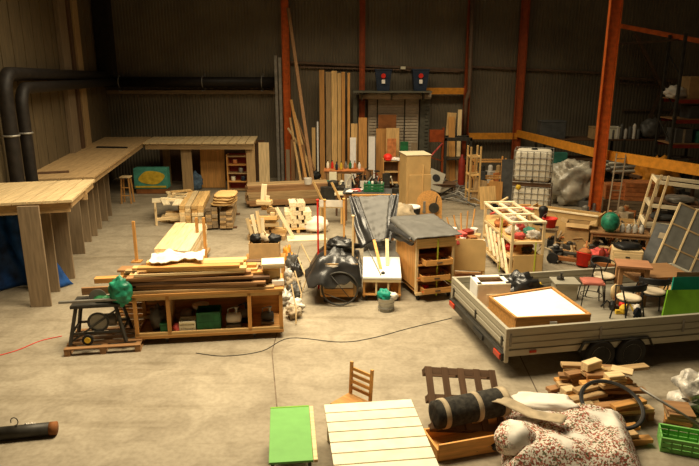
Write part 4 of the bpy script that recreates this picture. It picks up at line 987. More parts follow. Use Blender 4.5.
X=Xp(535,19.9,1); ibc('lower white liquid tank of the stacked pair in a wire cage',(X+.03,20.3,0),R(-20),M['steel'])
ibc('upper white liquid tank of the stacked pair in a wire cage',(X,20.3,1.16),R(-18),W['darkx'])
S('yellow_rag','small yellow rag caught between the two white tanks','rag',MB().blob((0,0,0),(.08,.06,.08),.4,3,1),M['yellow'],(X-.60,19.72,1.16),smooth=True)

# ------------------------------------------------------------------ wooden rack in the middle right
Y=13.7; a=G(497,279); b=G(533,284)
hh=1.62
LC=Vector((4.05,15.0,0)); LR=R(5)
t=T('lattice_cart','open pale timber cart with lattice top and gift clutter inside','cart',LC,LR)
w,d,ht_=.74,2.15,1.45
for sx in (-1,1):
    for y in (-d/2,-.25,d/2): MB().box((sx*w/2,y,ht_/2+.04),(.06,.06,ht_-.08)).build('post','palez',t)
for z in (.22,.60,.98):
    for sy in (-1,1): MB().box((0,sy*d/2,z),(w,.045,.06)).build('rail','palex',t)
    for sx in (-1,1): MB().box((sx*w/2,0,z),(.045,d,.06)).build('rail','paley',t)
    MB().box((0,0,z+.03),(w-.06,d-.06,.02)).build('shelf','pinex',t)
for x in (-w/2,0,w/2): MB().box((x,0,ht_),(.08,d+.08,.045)).build('top_rail','birchy',t)
for y in (-d/2,-.3,.35,d/2): MB().box((0,y,ht_+.025),(w+.08,.09,.04)).build('top_rail','birchx',t)
MB().box((0.03,-d/2-.035,.36),(.70,.03,.66)).build('front_panel','ply',t)
MB().bar((.18,-d/2-.06,.05),(.18,-d/2-.06,1.0),.03,.008,(0,1,0)).build('yellow_strap','strap',t)
MB().bar((-w/2-.05,-.45,.05),(-w/2-.05,-.45,ht_),.03,.008,(1,0,0)).build('yellow_strap','strap',t)
for k in range(5): MB().bar((-w/2-.05,-d/2+.05+.33*k,.22+.04*k),(-w/2-.05,-d/2+.55+.33*k,.95),.06,.03).build('slat','birchz',t)
wheels(t,w,.5,.04,.1)
def loc3(x,y,z):
    v=Vector((x,y,z)); v.rotate(Matrix.Rotation(LR,3,'Z')); return v+LC
for k,(x,y,z,r,mt,lb) in enumerate(((.22,-.85,1.10,.17,'cloth','white balled cloth on the top shelf of the lattice cart'),(-.12,-.85,1.08,.14,'pink','pink balled cloth on the top shelf of the lattice cart'),(.25,-.5,1.1,.15,'tealpaint','teal balled cloth on the top shelf of the lattice cart'),(-.15,-.45,1.12,.17,'cloth','second white balled cloth on the top shelf of the lattice cart'),(.1,-.1,1.1,.17,'pink','rose balled cloth in the middle of the lattice cart'),(-.2,.3,1.1,.17,'brick','orange balled cloth towards the back of the lattice cart'),(.2,.6,1.1,.15,'cloth','pale balled cloth at the back of the lattice cart'),(.1,-.8,.72,.12,'darksteel','dark lump on the lower shelf of the lattice cart'),(-.25,-.6,.74,.12,'red','red lump on the lower shelf of the lattice cart'),(.25,-.5,.74,.13,'rust','brown lump on the lower shelf of the lattice cart'),(-.28,0,.74,.14,'brick','orange lump on the lower shelf of the lattice cart'))):
    S('balled_cloth',lb,'cloth',MB().blob((0,0,0),(r,r*.9,r*.65),.5,3,k+20,18,14,floor=-r*.6),M[mt],loc3(x,y,z),smooth=True)
# plywood cabinet left of rack
c=G(470,292); c=Vector((2.72,13.5,0))
t=T('plywood_chair_back','tall plywood cabinet with rounded top between two carts','cabinet',c,R(-8))
pr=[(-.36,0),(.36,0),(.36,.62)]+[(.36-.12+.12*math.cos(a),.62+.12*math.sin(a)) for a in [PI/2*k/4 for k in range(5)]]+[(-.24+.12*math.cos(a),.62+.12*math.sin(a)) for a in [PI/2+PI/2*k/4 for k in range(5)]]
o=MB().prism(pr,-.012,.012).build('front_panel','ply',t); o.rotation_euler=(R(90),0,0); o.location=(0,0,.45)
for sx in (-1,1):
    for y in (.03,.6): MB().box((sx*.34,y,.45),(.05,.05,.9)).build('post','pinez',t)
    MB().box((sx*.34,.3,.8),(.03,.6,.5)).build('side_panel','orangez',t)
MB().box((0,.3,.45),(.7,.6,.03)).build('shelf','orangex',t); MB().box((0,.3,.2),(.7,.6,.03)).build('shelf','orangex',t); MB().box((0,.3,1.02),(.66,.6,.03)).build('shelf','orangex',t)
rr=random.Random(8)
cl=['pink','flyer','red','cloth','brick','flyer','rust','card','flyer','pink','redpaint','cloth']
adj=['pink','white folded','red','cream','orange','flat white','brown','tan','small white','rose','dark red','pale']
for k in range(12):
    i,j=k%4,k//4
    S('wrapped_packet',adj[k]+' packet heaped on top of the rounded plywood cabinet','packet',MB().box((0,0,0),(rr.uniform(.14,.24),rr.uniform(.12,.2),.09)),M[cl[k]],c+Vector((-.24+.17*i-.05*j,.12+.18*((k*7)%3),1.09+.095*j)),(rr.uniform(-.15,.15),rr.uniform(-.15,.15),rr.uniform(0,3)))
for k in range(5):
    S('wooden_dowel','thin stick poking up behind the rounded plywood cabinet','stick',MB().tube((0,0,0),(-.15+.06*k,.1,.55+.05*k),.018,6),W['orangez'],c+Vector((-.3+.1*k,.5,1.0)),group='sticks behind the rounded cabinet')
# small seat/cabinet white behind
S('white_board','white board lying behind the rounded plywood cabinet','board',MB().box((0,0,.0),(.9,.5,.03)).box((0,0,-.3),(.8,.4,.57)),M['cloth'],c+Vector((-.25,1.2,1.0)) if 0 else (2.75,15.3,.6),R(-20))
# heap of mixed flyers behind (500-540,187-205)
rr=random.Random(31)
t=table('low crate table under the heap of paper rolls behind lattice cart','%s'and (4.62,18.0,0),R(-10),1.1,.9,.55,'pinex','pinez',name='low_table')
cols=['birchx','palex','flyer','pink','orangex','cloth']
for k in range(20):
    th=rr.uniform(-.8,.8); L1=rr.uniform(.3,.6); p=Vector((4.75+rr.uniform(-.45,.45),17.9+rr.uniform(-.3,.3),.62+.022*k*(1.0)))
    mt=cols[k%6]; S('paper_roll','loose paper roll or lath in the heap behind the lattice cart','roll',MB().tube((-L1/2,0,0),(L1/2,0,rr.uniform(-.05,.1)),.035,8),W[mt] if mt in W else M[mt],p,th,group='paper rolls behind lattice cart')
# ------------------------------------------------------------------ long box area
t=T('long_plywood_bin','long open plywood bin with pale sides behind the lattice cart','bin',(6.15,17.55,0),R(-36))
MB().box((0,-.0,.45),(2.0,.03,.9)).build('front_panel','ply',t); MB().box((0,.8,.4),(2.0,.03,.8)).build('back_panel','ply',t)
for sx in (-1,1): MB().box((sx*1.0,.4,.43),(.03,.8,.86)).build('side_panel','pinez',t)
MB().box((0,.4,.03),(2.0,.8,.03)).build('bottom_panel','osb',t)
MB().box((0,-.03,.88),(2.04,.05,.05)).build('edge_rail','birchx',t)
cbox('open brown carton standing against the long plywood bin',(6.35,16.75,0),R(-25),.62,.5,.75,'card')
table('grey upright trestle before the long plywood bin','%s'and (5.55,16.75,0),R(-20),.5,.4,.62,'greyx','greyz',name='trestle',cat='trestle')
def vbucket(label,loc,m,r=.15,h=.28,rot=None):
    t=T('plastic_bucket',label,'bucket',loc,0)
    if rot: t.rotation_euler=rot
    MB().lathe([(r*.75,0),(r,h),(r*1.06,h),(r*1.06,h-.02),(r*.9,h-.02),(r*.7,.02)],n=22).build('pail',m,t,True)
    MB().path([(r*math.cos(a),0,h+.0+.75*r*math.sin(a)) for a in [PI*k/10 for k in range(11)]],.006,5).build('handle','steel',t)
vbucket('bright red bucket on the grey trestle by the plywood bin',(5.55,16.75,.62),'red',.20,.26)
S('black_glove_stand','black rubber boot standing behind the bright red bucket','boot',MB().lathe([(.09,0),(.1,.3),(.13,.42),(.12,.5),(.06,.55)],n=16).blob((-.1,0,.08),(.2,.1,.09),.05,2,1),M['black'],(5.32,17.5,.62) if 0 else (5.42,16.98,.62),smooth=True)
pallet('small pale pallet leaning above the long plywood bin',(6.95,18.9,.0),R(-22),'pale',1.1,.8,0)
S('white_board','white upright board at the right end of the long plywood bin','board',MB().box((0,0,.45),(.14,.05,.95)),W['birchz'],(7.05,16.9,0),(R(-6),R(18),R(-20)))
S('black_boards','pair of flat black boards on the floor before the plywood bin','board',MB().box((0,0,.02),(.5,.14,.04)).box((.12,-.14,.02),(.4,.12,.03)),M['black'],G(558,258),R(-20))
# low crate wall right
t=T('low_wooden_crate','low pale slatted crate by the foot of the near orange column','crate',(7.75,17.7,0),R(-22))
for k in range(4): MB().box((0,-.3,.08+k*.15),(1.1,.02,.12)).build('slat','pinex',t); MB().box((0,.3,.08+k*.15),(1.1,.02,.12)).build('slat','pinex',t)
for sx in (-1,1): MB().box((sx*.55,0,.3),(.03,.62,.6)).build('end_panel','palez',t)
# ------------------------------------------------------------------ storage beyond the amber beam
g=G(576,215); S('wrapped_bale','big plastic wrapped bale left of the near orange column','bale',MB().blob((0,0,.75),(.78,.6,.80),.30,2.9,4,56,40,floor=0,power=.75),M['bale'],(Xp(578,22.0,1),22.6,0),smooth=True)
t=T('storage_shelf','long dark steel shelf along the back wall right of the tanks','shelf')
xa,xb=8.0,14.5
for x in (xa,(xa+xb)/2,xb):
    for y in (25.6,26.8): MB().box((x,y,1.0),(.08,.08,2.0)).build('post','darksteel',t)
for z in (.15,1.15,1.98): MB().box(((xa+xb)/2,26.2,z),(xb-xa,1.2,.06)).build('shelf_board','darkx',t)
zt=2.01
for (x0,x1,yt,Y,mt,lb,nm_,cat) in ((540,565,121,25.9,'slate','dark crate on the long back shelf above the tanks','storage_crate','crate'),(592,601,127,25.8,'card','tan carton on the back shelf left of the near column','carton','box'),(607,619,127,25.8,'cream','pale carton on the back shelf right of the near column','carton','box')):
    h_=max(.25,Zy(yt,Y)-zt); x=Xp((x0+x1)/2,Y,2.2); w_=(x1-x0)/F*Y; t3=T(nm_,lb,cat,(x,Y+.2,zt)); MB().box((0,0,h_/2),(w_,.5,h_)).build('body',mt,t3); MB().box((0,0,h_-.02),(w_+.03,.53,.05)).build('lid',mt,t3)
t=T('green_striped_box','green and white long box below the dark crate','box',(Xp(553,25.55,1.8),25.3,1.0)); MB().box((0,0,.35),(1.0,.3,.7)).build('body','cloth',t); MB().box((0,-.16,.6),(1.0,.02,.12)).build('green_band','lime',t)
t_=t; t_.location=(Xp(553,25.4,1.8),25.35,zt+.0) if 0 else (Xp(550,25.0,1.4),25.0,0); 
MB().box((0,0,.36+.6),(1.3,.32,1.2)).build('stand','tealpaint',t)
rr=random.Random(77)
for k in range(7):
    x=Xp(612+k*4.2,25.9,2.3); S('bottle_tube',['first','second','third','fourth','fifth','sixth','seventh'][k]+' from the left of the pale rolls upright on the back shelf','roll',MB().lathe([(.06,0),(.07,.03),(.07,.35+.1*(k%3)),(.03,.42+.1*(k%3))],n=10),M['cloth' if k%2 else 'greysheet'],(x,25.8,zt),smooth=True)
S('cloth_bundle','pale draped bundle on the back shelf right of the pale rolls','bundle',MB().blob((0,0,.35),(.45,.3,.42),.4,2.6,9,floor=0),M['greysheet'],(Xp(652,25.9,2.4),26.0,zt),smooth=True)
# grey pipes long
for k in range(7):
    a=G(588+rr.uniform(-6,6),186+k*3,.35+.1*k); Y0=20.6+.35*k
    p=Vector((9.3,21.8+.2*k,1.3+.0*k+.12*(k%3))); q=Vector((12.7,22.9+.2*k,1.27+.12*(k%3)))
    S('grey_pipe','long grey pipe lying on the trestles beyond the amber beam','pipe',MB().tube(p,q,.06,8),M['steel' if k%2 else 'galv'],group='grey pipes beyond the amber beam',smooth=True)
for x in (9.8,12.3): t=T('pipe_trestle',('left' if x<10 else 'right')+' trestle carrying the grey pipes beyond the amber beam','trestle',(x,22.6+.28*(x-9.8),0),R(18)); MB().box((0,0,1.17),(.12,2.4,.1)).build('top_beam','darky',t); MB().box((0,-.9,.56),(.1,.1,1.12)).build('leg','darkz',t); MB().box((0,.9,.56),(.1,.1,1.12)).build('leg','darkz',t)
# red crates pile
for k,(px,Y,w_,h_,z_,m_,lb) in enumerate(((614,21.3,.85,.48,0,'greyx','lower left grey slatted crate beyond the near column'),(636,21.1,.95,.48,0,'greyx','lower right grey slatted crate beyond the near column'),(615,21.3,.80,.50,.485,'brick','upper left orange red crate beyond the near column'),(636,21.1,.95,.62,.485,'brick','upper right tallest orange red crate beyond the near column'))):
    t=T('slatted_crate',lb,'crate',(Xp(px,Y,.5),Y,z_),R(-10))
    for j in range(4): MB().box((0,-.35,.07+j*h_/4),(w_,.02,h_/4-.02)).build('slat',m_,t)
    MB().box((0,0,h_/2),(w_-.02,.66,h_)).build('body',m_,t)
S('yellow_cover','crumpled yellow cover beyond the amber beam on the right','cover',MB().blob((0,0,.9),(.75,.4,.85),.6,2.4,14,34,24,floor=0),M['beam'],(Xp(660,21.6,1.2),22.0,0),smooth=True)
rr=random.Random(41)
for k in range(26):
    px=598+rr.uniform(-15,90); py=rr.uniform(205,222) if px<640 else rr.uniform(190,215); g=G(px,py); s_=rr.uniform(.5,1.0)
    mt=['rust','slate','darksteel','card','greysheet','brick','sack','steel'][k%8]
    nmx=['rusty','slate','dark steel','cardboard','grey','brick red','cream','light steel'][k%8]
    S('scrap_part','blocky scrap piece with a round knob in the heap beyond the amber beam','scrap',MB().box((0,0,.16*s_),(.6*s_,.4*s_,.32*s_)).lathe([(.12*s_,.3*s_),(.12*s_,(.7 if k<8 else .45)*s_),(.05,(.8 if k<8 else .5)*s_)],(.1,0,0),10),M[mt],g,rr.uniform(0,3),group='scrap pieces beyond the amber beam')
# pallet rack at far right
t=T('pallet_rack','dark pallet rack with red beams at the far right','rack')
xa=Xp(674,22.3,3); xb=xa+4.2
for x in (xa,xb):
    for y in (22.3,23.4): MB().box((x,y,3.0),(.1,.1,6.0)).build('upright','darksteel',t)
    for z in (1.0,2.2,3.4,4.6): MB().bar((x,22.3,z),(x,23.4,z+.8),.04,.04).build('brace','darksteel',t)
lv=[Zy(156,22.3),Zy(124,22.3),Zy(106,22.3)]
lv=[2.15,3.02,3.72]
for z in lv:
    for y in (22.3,23.4): MB().box(((xa+xb)/2,y,z),(xb-xa,.07,.13)).build('beam','redpaint',t)
    MB().box(((xa+xb)/2,22.85,z+.08),(xb-xa,1.1,.03)).build('shelf_board','brownx',t)
for (dx,z,w_,h_,mt,lb) in ((.9,lv[2],.9,.75,'card','large brown carton on the top level of the red beam rack'),(2.0,lv[2],.9,.6,'card','second brown carton on the top level of the red beam rack'),(1.0,lv[1],.8,.45,'slate','dark carton on the middle level of the red beam rack'),(.5,lv[0],.6,.5,'greysheet','grey carton on the lowest level of the red beam rack'),(1.4,lv[0],.8,.42,'tealpaint','dull green carton on the lowest level of the red beam rack'),(2.4,lv[0],.8,.5,'card','brown carton on the lowest level of the red beam rack')):
    t3=T('carton',lb,'box',(xa+dx,22.8,z+.095)); MB().box((0,0,h_/2),(w_,.7,h_)).build('body',mt,t3); MB().box((0,-.352,h_*.5),(.08,.006,h_*.98)).build('tape','sack',t3)
S('plastic_bundle','bundle of clear plastic at the left end of the rack top','bundle',MB().blob((0,0,.18),(.36,.3,.24),.4,3,5,22,16,floor=0),M['cloth'],(xa+.12,22.7,lv[2]+.095),smooth=True)

# ------------------------------------------------------------------ right hand jumble
S('green_ball','shiny dark green round ball on the junk heap','ball',MB().blob((0,0,0),(.24,.24,.27),.02,1,1,28,20),M['bag'],(Xp(615,15.9,.9),16.2,.90),smooth=True)
table('low brown table under the green ball','%s'and (Xp(620,16.2,.5),16.3,0),R(-18),1.5,.7,.63,'brownx','brownz',name='low_table')
for k in range(4):
    S('glass_jar',['first','second','third','fourth'][k]+' clear jar from the left beside the green ball','jar',MB().lathe([(.06,0),(.07,.02),(.07,.16),(.04,.2),(.045,.23)],n=14),M['plastic'],(Xp(627,16.0,.8)+.15*k-.05,16.15-.05*k,.64),smooth=True)
S('red_flask','small dark red flask left of the green ball','flask',MB().lathe([(.08,0),(.08,.3),(.03,.36),(.03,.4)],n=14),M['redpaint'],(Xp(605,16.0,.7),16.1+.0,.64) if 0 else (Xp(604,15.4,.3),15.5,.0),smooth=True)
vbucket('large bright red bucket tipped over on the floor behind the trailer',G(583,268)+Vector((0,.1,.02)),'red',.19,.34,(R(-12),R(12),0))
S('red_cloth','crumpled bright red cloth beside the tipped red bucket','cloth',MB().blob((0,0,.10),(.32,.2,.15),.5,3,12,22,16,floor=0),M['pink'],G(598,258),smooth=True)
t=T('scooter_frame','grey trailing machine frame with wheels in the junk heap','machine frame',(6.35,14.9,0),R(-30))
MB().box((0,0,.14),(2.6,.12,.1)).build('rail','rust',t); MB().box((0,.5,.14),(2.6,.12,.1)).build('rail','darksteel',t)
for x in (-1.1,0,1.1): MB().box((x,.25,.14),(.1,.55,.08)).build('cross_bar','darksteel',t)
for x in (-1.2,1.2): MB().lathe([(.05,-.04),(.14,-.04),(.14,.04),(.05,.04)],(x,-.1,.14),18,'y').build('wheel','rubber',t)
rr=random.Random(55); cols=['rust','steel','brick','darksteel','card','slate','sack','brick']; nmx=['rusty','grey steel','orange','black steel','cardboard','slate','cream','red brown']
for k in range(16):
    u=k/15; g=G(572+66*((k*5)%16)/16,238+((k*7)%5)*5); th=rr.uniform(0,3); mt=cols[k%8]
    shp=MB()
    if k%3==0: shp.box((0,0,.12),(.5,.12,.08)).box((0,.1,.2),(.3,.3,.2)).tube((-.3,0,.1),(.4,.1,.6),.025,8)
    elif k%3==1: shp.lathe([(.12,0),(.16,.08),(.16,.2),(.06,.28)],n=14).path([(0,0,.2),(.2,0,.4),(.45,.05,.35)],.02,6)
    else: shp.ring((0,0,.2),.18,.03,'y',18,6).box((0,.05,.1),(.4,.1,.14))
    S('machine_part',f'{nmx[k%8]} '+['frame piece','motor piece','wheel piece'][k%3]+(' at the left' if k<8 else ' at the right')+' of the junk heap behind the trailer','machine part',shp,M[mt],g,th)
rr=random.Random(91)
JC=['rust','brick','darksteel','card','slate','sack','steel','orangex','brownx','tanx','black','palex']
for k in range(84):
    u=rr.random(); v=rr.random()
    px=548+92*u; py=232+10*u+ (26-6*u)*v if u<.6 else 226+34*v
    g=G(px,py); mt=JC[k%12]; m_=MB(); q=k%4
    if q==0: m_.box((0,0,.05),(rr.uniform(.4,.9),.1,.06)).box((.1,.06,.10),(.2,.16,.05))
    elif q==1: m_.path([(0,0,.04),(.15,.1,.25),(.4,.05,.3),(.6,.2,.06)],.025,6)
    elif q==2: m_.box((0,0,.12),(.3,.25,.24)).lathe([(.08,.24),(.08,.3),(.03,.33)],(0,0,0),10)
    else: m_.lathe([(.1,0),(.12,.1),(.05,.2),(.05,.28)],n=12).box((.15,0,.03),(.3,.05,.05))
    S('junk_piece','small odd scrap piece scattered in the junk heap between plywood bin and trailer','scrap',m_,W[mt] if mt in W else M[mt],g,rr.uniform(0,6.28),group='small junk heap pieces')
t=T('drawer_box','pale drawer chest with dark cushion on top in the junk heap','drawer',(Xp(627,14.9,.5),14.9,0),R(-18))
MB().box((0,0,.28),(.7,.5,.56)).build('body','palex',t); 
for z in (.15,.4): f=MB().box((0,-.26,z),(.64,.02,.2)).build('drawer_front','palex',t); MB().box((0,-.28,z),(.1,.02,.03)).build('handle','darksteel',f)
S('dark_cushion','flat black cushion on the pale drawer chest','cushion',MB().blob((0,0,.06),(.32,.22,.08),.2,2,1,20,10,floor=0,power=.7),M['black'],(Xp(627,14.9,.5),14.9,.561),smooth=True)
# ladders and pole bundles
for k,(p0,p1,w_,lb) in enumerate((((615,222),(622,158),.32,'slim grey ladder leaning on the amber beam right of the near column'),)):
    b=Vector((Xp(614,18.6,0),18.9,0)); a=Vector((Xp(624,19.9,2.2),20.1,2.2)); t=T('ladder',lb,'ladder')
    off=Vector((.15,0,0))
    for s_ in (-1,1): MB().bar(b+off*s_,a+off*s_,.04,.06).build('rail','greyz',t)
    for j in range(7): q=b.lerp(a,(j+.5)/7); MB().bar(q-off,q+off,.03,.03).build('rung','greyx',t)
# big wooden frame rack, right
o0=Vector((8.05,15.9,0))
t=T('tall_timber_rack','tall open pale timber rack at right under the amber beam','rack',(9.12,16.3,0),R(-17))
w,d,h=2.5,.9,2.05
for x in (-w/2,-w/2+.22,w/2):
    for sy in (-1,1): MB().box((x,sy*d/2,h/2),(.06,.06,h+(.25 if (x==-w/2+.22 and sy<0) else 0))).build('post','palez',t)
for z in (.45,.85,1.35,1.98):
    for sy in (-1,1): MB().box((0,sy*d/2,z),(w,.05,.1)).build('rail','birchx',t)
    for x in (-w/2,w/2): MB().box((x,0,z),(.05,d,.1)).build('rail','birchy',t)
for z in (.5,.9,1.4): MB().box((0,0,z+.03),(w-.1,d-.1,.025)).build('shelf','darkx',t)
def warp(v): return Vector((v.x+.17*v.z, v.y+.06*v.z, v.z*(1-.11*(v.x+1.25)/2.5)))
for o_ in t.children:
    for v_ in o_.data.vertices: v_.co=warp(v_.co)
for k,(x,z,mt) in enumerate(((-.7,.945,'slate'),(.2,.945,'sack'),(.9,.945,'steel'),(-.5,1.445,'steel'),(.3,1.445,'greysheet'),(.9,1.445,'slate'),(-.4,.545,'yellow'))):
    v=warp(Vector((x,-.1,z))); v.z+=.012; v.rotate(Matrix.Rotation(R(-17),3,'Z'))
    S('storage_bundle',{'slate':'black','sack':'cream','steel':'grey metallic','greysheet':'dull grey','yellow':'yellow'}[mt]+' bundle on the '+{.945:'middle',1.445:'top',.545:'bottom'}[z]+' shelf of the tall timber rack','bundle',MB().blob((0,0,.08),(.36,.26,.1),.3,2.5,k,18,10,floor=0,power=.7),M[mt],v+Vector((9.12,16.3,0)),smooth=True)
# leaning dark panel
def lean_panel(name,label,cat,l,r,ytop,back,parts):
    a=G(*l); b=G(*r); d=b-a; rz=math.atan2(d.y,d.x); w=d.length; c=(a+b)/2
    t=T(name,label,cat,c,rz); zt=Zy(ytop,c.y+back); L_=math.hypot(back,zt); t.rotation_euler=(-math.atan2(back,zt),0,rz)
    parts(t,w,L_); return t
def dp(t,w,L_):
    MB().box((0,0,L_/2),(w,.04,L_)).build('panel','slate',t); MB().box((w*.15,-.025,L_*.75),(.2,.01,.16)).build('label_plate','sack',t); MB().box((w/2+.02,0,L_/2),(.04,.06,L_)).build('edge_strip','palez',t)
lean_panel('slate_board','dark slate panel with a small pale plate leaning at right','panel',(638,268),(655,272),222,.8,dp)
def wf(t,w,L_):
    MB().box((0,.0,L_/2),(w-.05,.012,L_-.05)).build('glass_pane','glass',t)
    for x in (-w/2,-w/6,w/6,w/2): MB().box((x,0,L_/2),(.045,.05,L_)).build('stile','palez',t)
    for z in (.02,L_*.33,L_*.66,L_-.02): MB().box((0,-.002,z),(w,.045,.04)).build('glazing_bar','tanx',t)
t=T('leaning_window','large glazed wooden window frame leaning at the right edge','window frame',(8.05,14.45,0),0); t.rotation_euler=(R(-30),R(22),R(-18)); wf(t,1.25,1.75)
t=T('leaning_window','second glazed window frame leaning behind the first at right edge','window frame',(9.0,14.4,0),0); t.rotation_euler=(R(-34),R(20),R(-18)); wf(t,1.1,1.7)
# ------------------------------------------------------------------ TRAILER
TO=Vector((2.56,9.32,0)); TA=R(10.5); TW=2.55; TLn=4.9; ZD=.5; ZT=.86
t=T('flatbed_trailer','long grey metal flatbed trailer with two axles and drop sides','trailer',TO,TA)
trailer=t
def ribbed(x0,y0,x1,y1,z0,z1,th=.03,ribs=3):
    mm=MB(); a=Vector((x0,y0,0)); b=Vector((x1,y1,0)); c=(a+b)/2; L_=(b-a).length; an=math.atan2((b-a).y,(b-a).x)
    mm.box((c.x,c.y,(z0+z1)/2),(L_,th,z1-z0),(0,0,an))
    hh=(z1-z0)/ribs
    for k in range(ribs): mm.box((c.x,c.y,z0+hh*(k+.5)),(L_-.04,th+.025,hh*.72),(0,0,an))
    mm.box((c.x,c.y,z1-.01),(L_,th+.03,.03),(0,0,an))
    return mm
MB().box((TLn/2,TW/2,ZD-.02),(TLn,TW,.04)).build('deck_floor','galv',t)
ribbed(0,0,TLn,0,ZD,ZT).build('side_board','alu',t)
ribbed(0,TW,TLn,TW,ZD,ZT).build('side_board','alu',t)
ribbed(0,0,0,TW,ZD,ZT).build('tailgate','alu',t)
ribbed(TLn,0,TLn,TW,ZD,ZT).build('headboard','alu',t)
for x in (0,TLn):
    for y in (0,TW): MB().box((x,y,ZT/2+.14),(.07,.07,ZT-.26)).build('corner_post','galv',t)
for y in (.0,TW): MB().box((TLn/2,y,.43),(TLn,.06,.11)).build('chassis_rail','galv',t)
for x in (.05,TLn/2,TLn): MB().box((x,TW/2,.42),(.06,TW,.1)).build('cross_member','steel',t)
f=MB().box((-.05,TW/2,.36),(.06,TW,.14)).build('rear_bumper','darksteel',t)
for y in (.15,TW-.2): MB().box((-.09,y,.36),(.03,.25,.09)).build('tail_light','lamp',f)
MB().box((-.095,TW/2-.3,.36),(.02,.45,.09)).build('dark_plate','black',f)
for x in (.45,):
    MB().box((x,-.045,.44),(.12,.02,.04)).build('side_marker','lamp',t)
for y in (.12,TW-.12,TW/2): MB().box((-.03,y,ZD+.1),(.03,.05,.16)).build('latch','darksteel',t)
for x in (.05,1.65,3.2,4.8): MB().box((x,-.035,ZD+.17),(.03,.03,.22)).build('latch','steel',t)
wx=[1.66,2.24]; wr=.275
for x in wx:
    for y in (.02,TW-.02):
        s_=-1 if y<1 else 1
        f=MB().lathe([(.16,-.10),(wr-.03,-.10),(wr,-.07),(wr,.07),(wr-.03,.10),(.16,.10)],(x,y+.02*s_,wr),32,'y').build('tyre','rubber',t,False)
        MB().lathe([(.05,-.02),(.10,-.075),(.165,-.085),(.17,-.105),(.165,-.03),(.165,.08)] if s_<0 else [(.165,-.08),(.165,.03),(.17,.105),(.165,.085),(.10,.075),(.05,.02)],(x,y+.02*s_,wr),24,'y').build('rim','galv',f)
    MB().tube((x,.1,wr),(x,TW-.1,wr),.04,10).build('axle','darksteel',t)
for y in (.02,TW-.02):
    mm=MB(); xm=(wx[0]+wx[1])/2; prof=[(-.68,.30),(-.60,.50),(-.5,.575),(.5,.575),(.60,.50),(.68,.30)]
    prof=[(px_,min(z_,.465 if abs(px_)<.62 else z_)) for px_,z_ in prof]
    for k in range(5):
        a,b=prof[k],prof[k+1]; mm.bar((xm+a[0],y,a[1]+.1*0+.07),(xm+b[0],y,b[1]+.07),.22,.012,(0,0,1))
    mm.build('mudguard','darksteel',t)
# drawbar
MB().bar((TLn,.5,.42),(TLn+1.3,TW/2,.42),.08,.08).bar((TLn,TW-.5,.42),(TLn+1.3,TW/2,.42),.08,.08).build('drawbar','galv',t)
def tl(x,y,z=ZD):
    v=Vector((x,y,z)); v.rotate(Matrix.Rotation(TA,3,'Z')); return v+TO
def tinv(p):
    v=Vector((p.x-TO.x,p.y-TO.y,0)); v.rotate(Matrix.Rotation(-TA,3,'Z')); return v
# big white panelled box with orange frame
q=[G(488,296,.93),G(516,319,.93),G(592,314,.93),G(553,287,.93)]
q=[G(489,297,.93),G(516,318.5,.93),G(591,315,.93),G(552,287.5,.93)]
t=T('framed_box','large flat box with white top and orange wooden rim on the trailer','box')
cen=sum(q,Vector())/4
def inset(k): return [cen+(p-cen)*k for p in q]
MB().prism([(p.x,p.y) for p in q],ZD+.02,.915).build('wooden_rim','orangex',t)
MB().prism([(p.x,p.y) for p in inset(.93)],.90,.925).build('white_top','white',t)
mm=MB(); qq=inset(.985)
for k in range(4): a=qq[k]; b=qq[(k+1)%4]; mm.bar((a.x,a.y,.925),(b.x,b.y,.925),.04,.05)
mm.build('rim_edge','orangex',t)
m1=(q[1]+q[2])/2; MB().box((m1.x,m1.y-.01,.80),(.12,.03,.10),(0,0,R(4))).build('white_tag','white',t)
# white cabinet
p=tinv(G(478,300,ZD)); t=T('white_cabinet','white open fronted cabinet at the back corner of the trailer','cabinet',tl(.50,1.92),TA+R(-6))
w,d,h=.62,.5,.5
MB().box((0,d/2-.01,h/2),(w,.02,h)).build('back_panel','white',t)
for s_ in (-1,1): MB().box((s_*w/2,0,h/2),(.025,d,h)).build('side_panel','white',t)
MB().box((0,0,.02),(w,d,.03)).build('bottom_panel','white',t)
MB().box((0,-d/2,h/2),(w,.02,h)).box((0,-d/2-.015,h*.45),(w*.45,.012,h*.3)).build('front_panel','cream',t)
for s_ in (-1,1): MB().box((0,s_*(d/2-.05),h),(w,.1,.025)).build('top_strip','white',t)
for s_ in (-1,1): MB().box((s_*(w/2-.04),0,h),(.08,d,.025)).build('top_strip','white',t)
MB().box((0.0,0,h-.12),(w-.05,d-.05,.02)).build('inner_shelf','brownx',t)
S('black_sack','shiny black bin bag beside the white cabinet on the trailer','bag',MB().blob((0,0,.20),(.40,.30,.30),.45,2.4,9,28,20,floor=0),M['blackw'],tl(1.15,1.98,ZD+.03),smooth=True)
S('white_strip','white padded strip lying before the black bin bag','strip',MB().box((0,0,.1),(.36,.1,.2)).blob((0,0,.22),(.2,.08,.05),.2,2,2),M['cloth'],tl(.98,1.68,ZD+.001),TA)
S('orange_cloth','orange cloth scrap in the tailgate corner of the trailer','cloth',MB().blob((0,0,.06),(.16,.2,.09),.4,2,4,floor=0),M['brick'],tl(.30,1.35,ZD+.001),smooth=True)
# grey machine box
t=T('grey_machine_box','small grey metal box with a top tray standing on the trailer','machine',tl(2.10,1.98),TA+R(-12))
MB().box((0,0,.17),(.42,.34,.34)).build('body','galv',t); MB().box((0,0,.35),(.5,.42,.03)).build('top_tray','alu',t); MB().lathe([(.02,.36),(.02,.5),(.04,.52)],(-.08,0,0),8).build('lever','darksteel',t); MB().lathe([(.07,.36),(.07,.42)],(-.08,.05,0),14).build('knob','darksteel',t)
S('yellow_tin','small yellow tin between black bag and grey box on the trailer','tin',MB().lathe([(.06,0),(.06,.2),(.03,.24)],n=14),M['yellow'],tl(1.72,2.28,ZD+.001))
